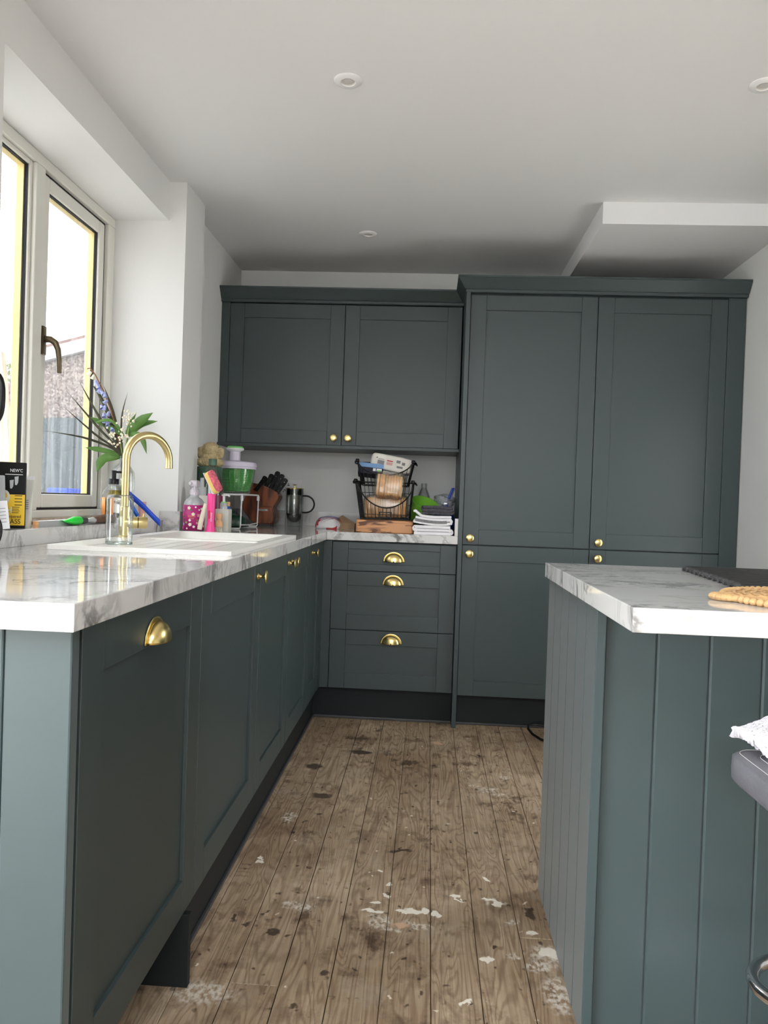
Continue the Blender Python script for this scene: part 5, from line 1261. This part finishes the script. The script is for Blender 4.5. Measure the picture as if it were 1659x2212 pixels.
build('stripe', MB().ribbon([(tcx-.086+k*.019, zt2+.0165+sag(tcx-.086+k*.019)) for k in range(9)], .0135, ty0-.001, ty0+.02, 'xz'), M['stripe'], t2)
zt3 = T+.082
t3p = [(tcx-.096, zt3+.030), (tcx-.086, zt3+.032), (tcx-.074, zt3+.022), (tcx-.058, zt3+.010), (tcx-.03, zt3+.006), (tcx+.01, zt3+.004), (tcx+.05, zt3+.005), (tcx+.088, zt3+.006)]
t3 = towel('plain white cloth at the top of the white stack, its left corner turned up', T, t3p, .0125, ty0+.004, ty1, M['towel'])
zt4 = T+.0985
tp = fold(tcx+.020, zt4+.006, .074, .029, 3)
t4 = towel('charcoal woven tea towel folded on top of the white ones', T, tp, .0132, ty0+.004, ty1-.02, M['toweld'])
build('fold_line', MB().box(tcx-.035, ty0+.0025, zt4+.0125, tcx+.080, ty0+.02, zt4+.0145), M['black'], t4)

# ------------------------------------------------------------------ on the island
DM = thing('drying_mat', (.95, 1.85, T), 'black roll-up drying mat of bars with notched end strips on the island', 'drying mat')
nb_ = 12
for k in range(nb_):
    y = 1.625+k*.0395; xs_ = .640+.035*k/(nb_-1)
    build('bar', MB().tube([(xs_+.004, y, T+.0065), (1.12, y, T+.0065)], .0062, 10), M['rubber'], DM, smooth=True)
    build('end_cap', MB().tube([(xs_-.004, y, T+.0065), (xs_+.006, y, T+.0065)], .0066, 12), M['dgrey'], DM, smooth=True)
mb = MB()
for k in range(nb_-1):
    y = 1.625+k*.0395; a = .640+.035*k/(nb_-1); b_ = .640+.035*(k+1)/(nb_-1)
    mb.tube([(a, y, T+.006), (b_, y+.0395, T+.006)], .0026, 6)
build('end_strip', mb, M['dgrey'], DM, smooth=True)
PM = thing('woven_mat', (.70, 1.405, T), 'round woven seagrass mat with a braided loop at the front of the island', 'placemat')
pm_c = (.705, 1.405)
build('weave', MB().lathe([(0,.0),(.160,.0),(.164,.004),(.158,.0085),(.11,.010),(.05,.0105),(0,.0105)], (pm_c[0], pm_c[1], T), 64), M['seagrass'], PM, smooth=True)
mb = MB()
for k in range(9):
    r_ = .018+k*.016; mb.tube([(pm_c[0]+r_*math.cos(a), pm_c[1]+r_*math.sin(a), T+.0098+.0012*math.sin(a*24+k)) for a in [2*PI*j/72 for j in range(72)]], .0035, 6, closed=True)
build('coils', mb, M['seagrass'], PM, smooth=True)
mb = MB()
for k in range(74):
    a = 2*PI*k/74; mb.sup((pm_c[0]+.163*math.cos(a), pm_c[1]+.163*math.sin(a), T+.0066), (.0075, .0085, .0066), 1, 10, 6)
build('braided_edge', mb, M['seagrass'], PM, smooth=True)
mb = MB()
for k in range(13):
    t = PI*(.5+k/12); mb.sup((.552+.036*math.cos(t), 1.405+.026*math.sin(t), T+.0065), (.010, .009, .0065), 1, 10, 6)
build('loop', mb, M['seagrass'], PM, smooth=True)

# ------------------------------------------------------------------ bar stool with cloth, cable on the floor
sc = Vector((.728, 1.20, 0)); a0 = .03
ST = thing('bar_stool', (sc.x, sc.y, 0), 'bar stool with a grey leather seat and chrome footrest in front of the island', 'stool')
def rot(p): 
    q = Matrix.Rotation(a0, 4, 'Z') @ Vector((p[0], p[1], 0)); return (sc.x+q.x, sc.y+q.y, p[2])
cm = Matrix.Translation((sc.x, sc.y, 0)) @ Matrix.Rotation(a0, 4, 'Z')
build('seat', MB().sup((0, 0, .636), (.192, .192, .026), .24, 44, 16).xf(cm), M['leather'], ST, smooth=True)
build('stitching', MB().tube([rot((p[0], p[1], .6608)) for p in rrect(-.176, -.176, .176, .176, .03, 5)], .0007, 6, closed=True), M['stitch'], ST)
build('stitching', MB().tube([rot((p[0], p[1], .6622)) for p in rrect(-.152, -.152, .152, .152, .03, 5)], .0007, 6, closed=True), M['stitch'], ST)
build('seat_plate', MB().box(-.10, -.10, .588, .10, .10, .610).xf(cm), M['chrome'], ST, bevel=.004)
build('column', MB().lathe([(0,.02),(.030,.02),(.030,.36),(.024,.365),(.024,.59),(0,.59)], (sc.x, sc.y, 0), 28), M['chrome'], ST, smooth=True)
build('base', MB().lathe([(0,0),(.20,0),(.205,.006),(.19,.014),(.06,.03),(.032,.05),(0,.05)], (sc.x, sc.y, 0), 48), M['chrome'], ST, smooth=True)
fr = [(.565+.02, 1.20+.10, .32)]
ring = [(sc.x+.145*math.cos(t)-.033, sc.y+.095*math.sin(t)+.055, .318) for t in [PI*2*k/40 for k in range(40)]]
build('footrest', MB().tube(ring, .0105, 14, closed=True), M['chrome'], ST, smooth=True)
build('footrest_arm', MB().tube([(sc.x, sc.y, .318), (sc.x-.01, sc.y-.035, .318)], .010, 12), M['chrome'], ST, smooth=True)
cl = MB()
from mathutils import noise as mnoise
def cloth(u, v):
    x = .556+.19*u; y = 1.30+.14*v
    z = .676+.050*u*(1-.3*v)+.006*math.sin(9*u+4*v)+.016*math.sin(PI*v)*(.4+u)
    return (x+.018*abs(v-.5)*(1-u)*1.5, y, z+.0025*mnoise.noise(Vector((u*38, v*30, 0)))+.0012*mnoise.noise(Vector((u*90, v*70, 3))))
cl.grid(cloth, 90, 66)
CLT = tag(build('white_cloth', cl, M['fluffy'], None, smooth=True, solid=.018), 'fluffy white cloth dropped on the grey stool seat', 'cloth')
cb = [(.62, 3.50, .006), (.58, 3.505, .007), (.548, 3.53, .010), (.515, 3.575, .02), (.502, 3.62, .030), (.508, 3.655, .036), (.54, 3.675, .036), (.585, 3.68, .030), (.64, 3.675, .02), (.70, 3.66, .006)]
tag(build('power_cable', MB().tube(cb, .0058, 10), M['black'], None, smooth=True), 'loop of black cable on the floor behind the island corner', 'cable')
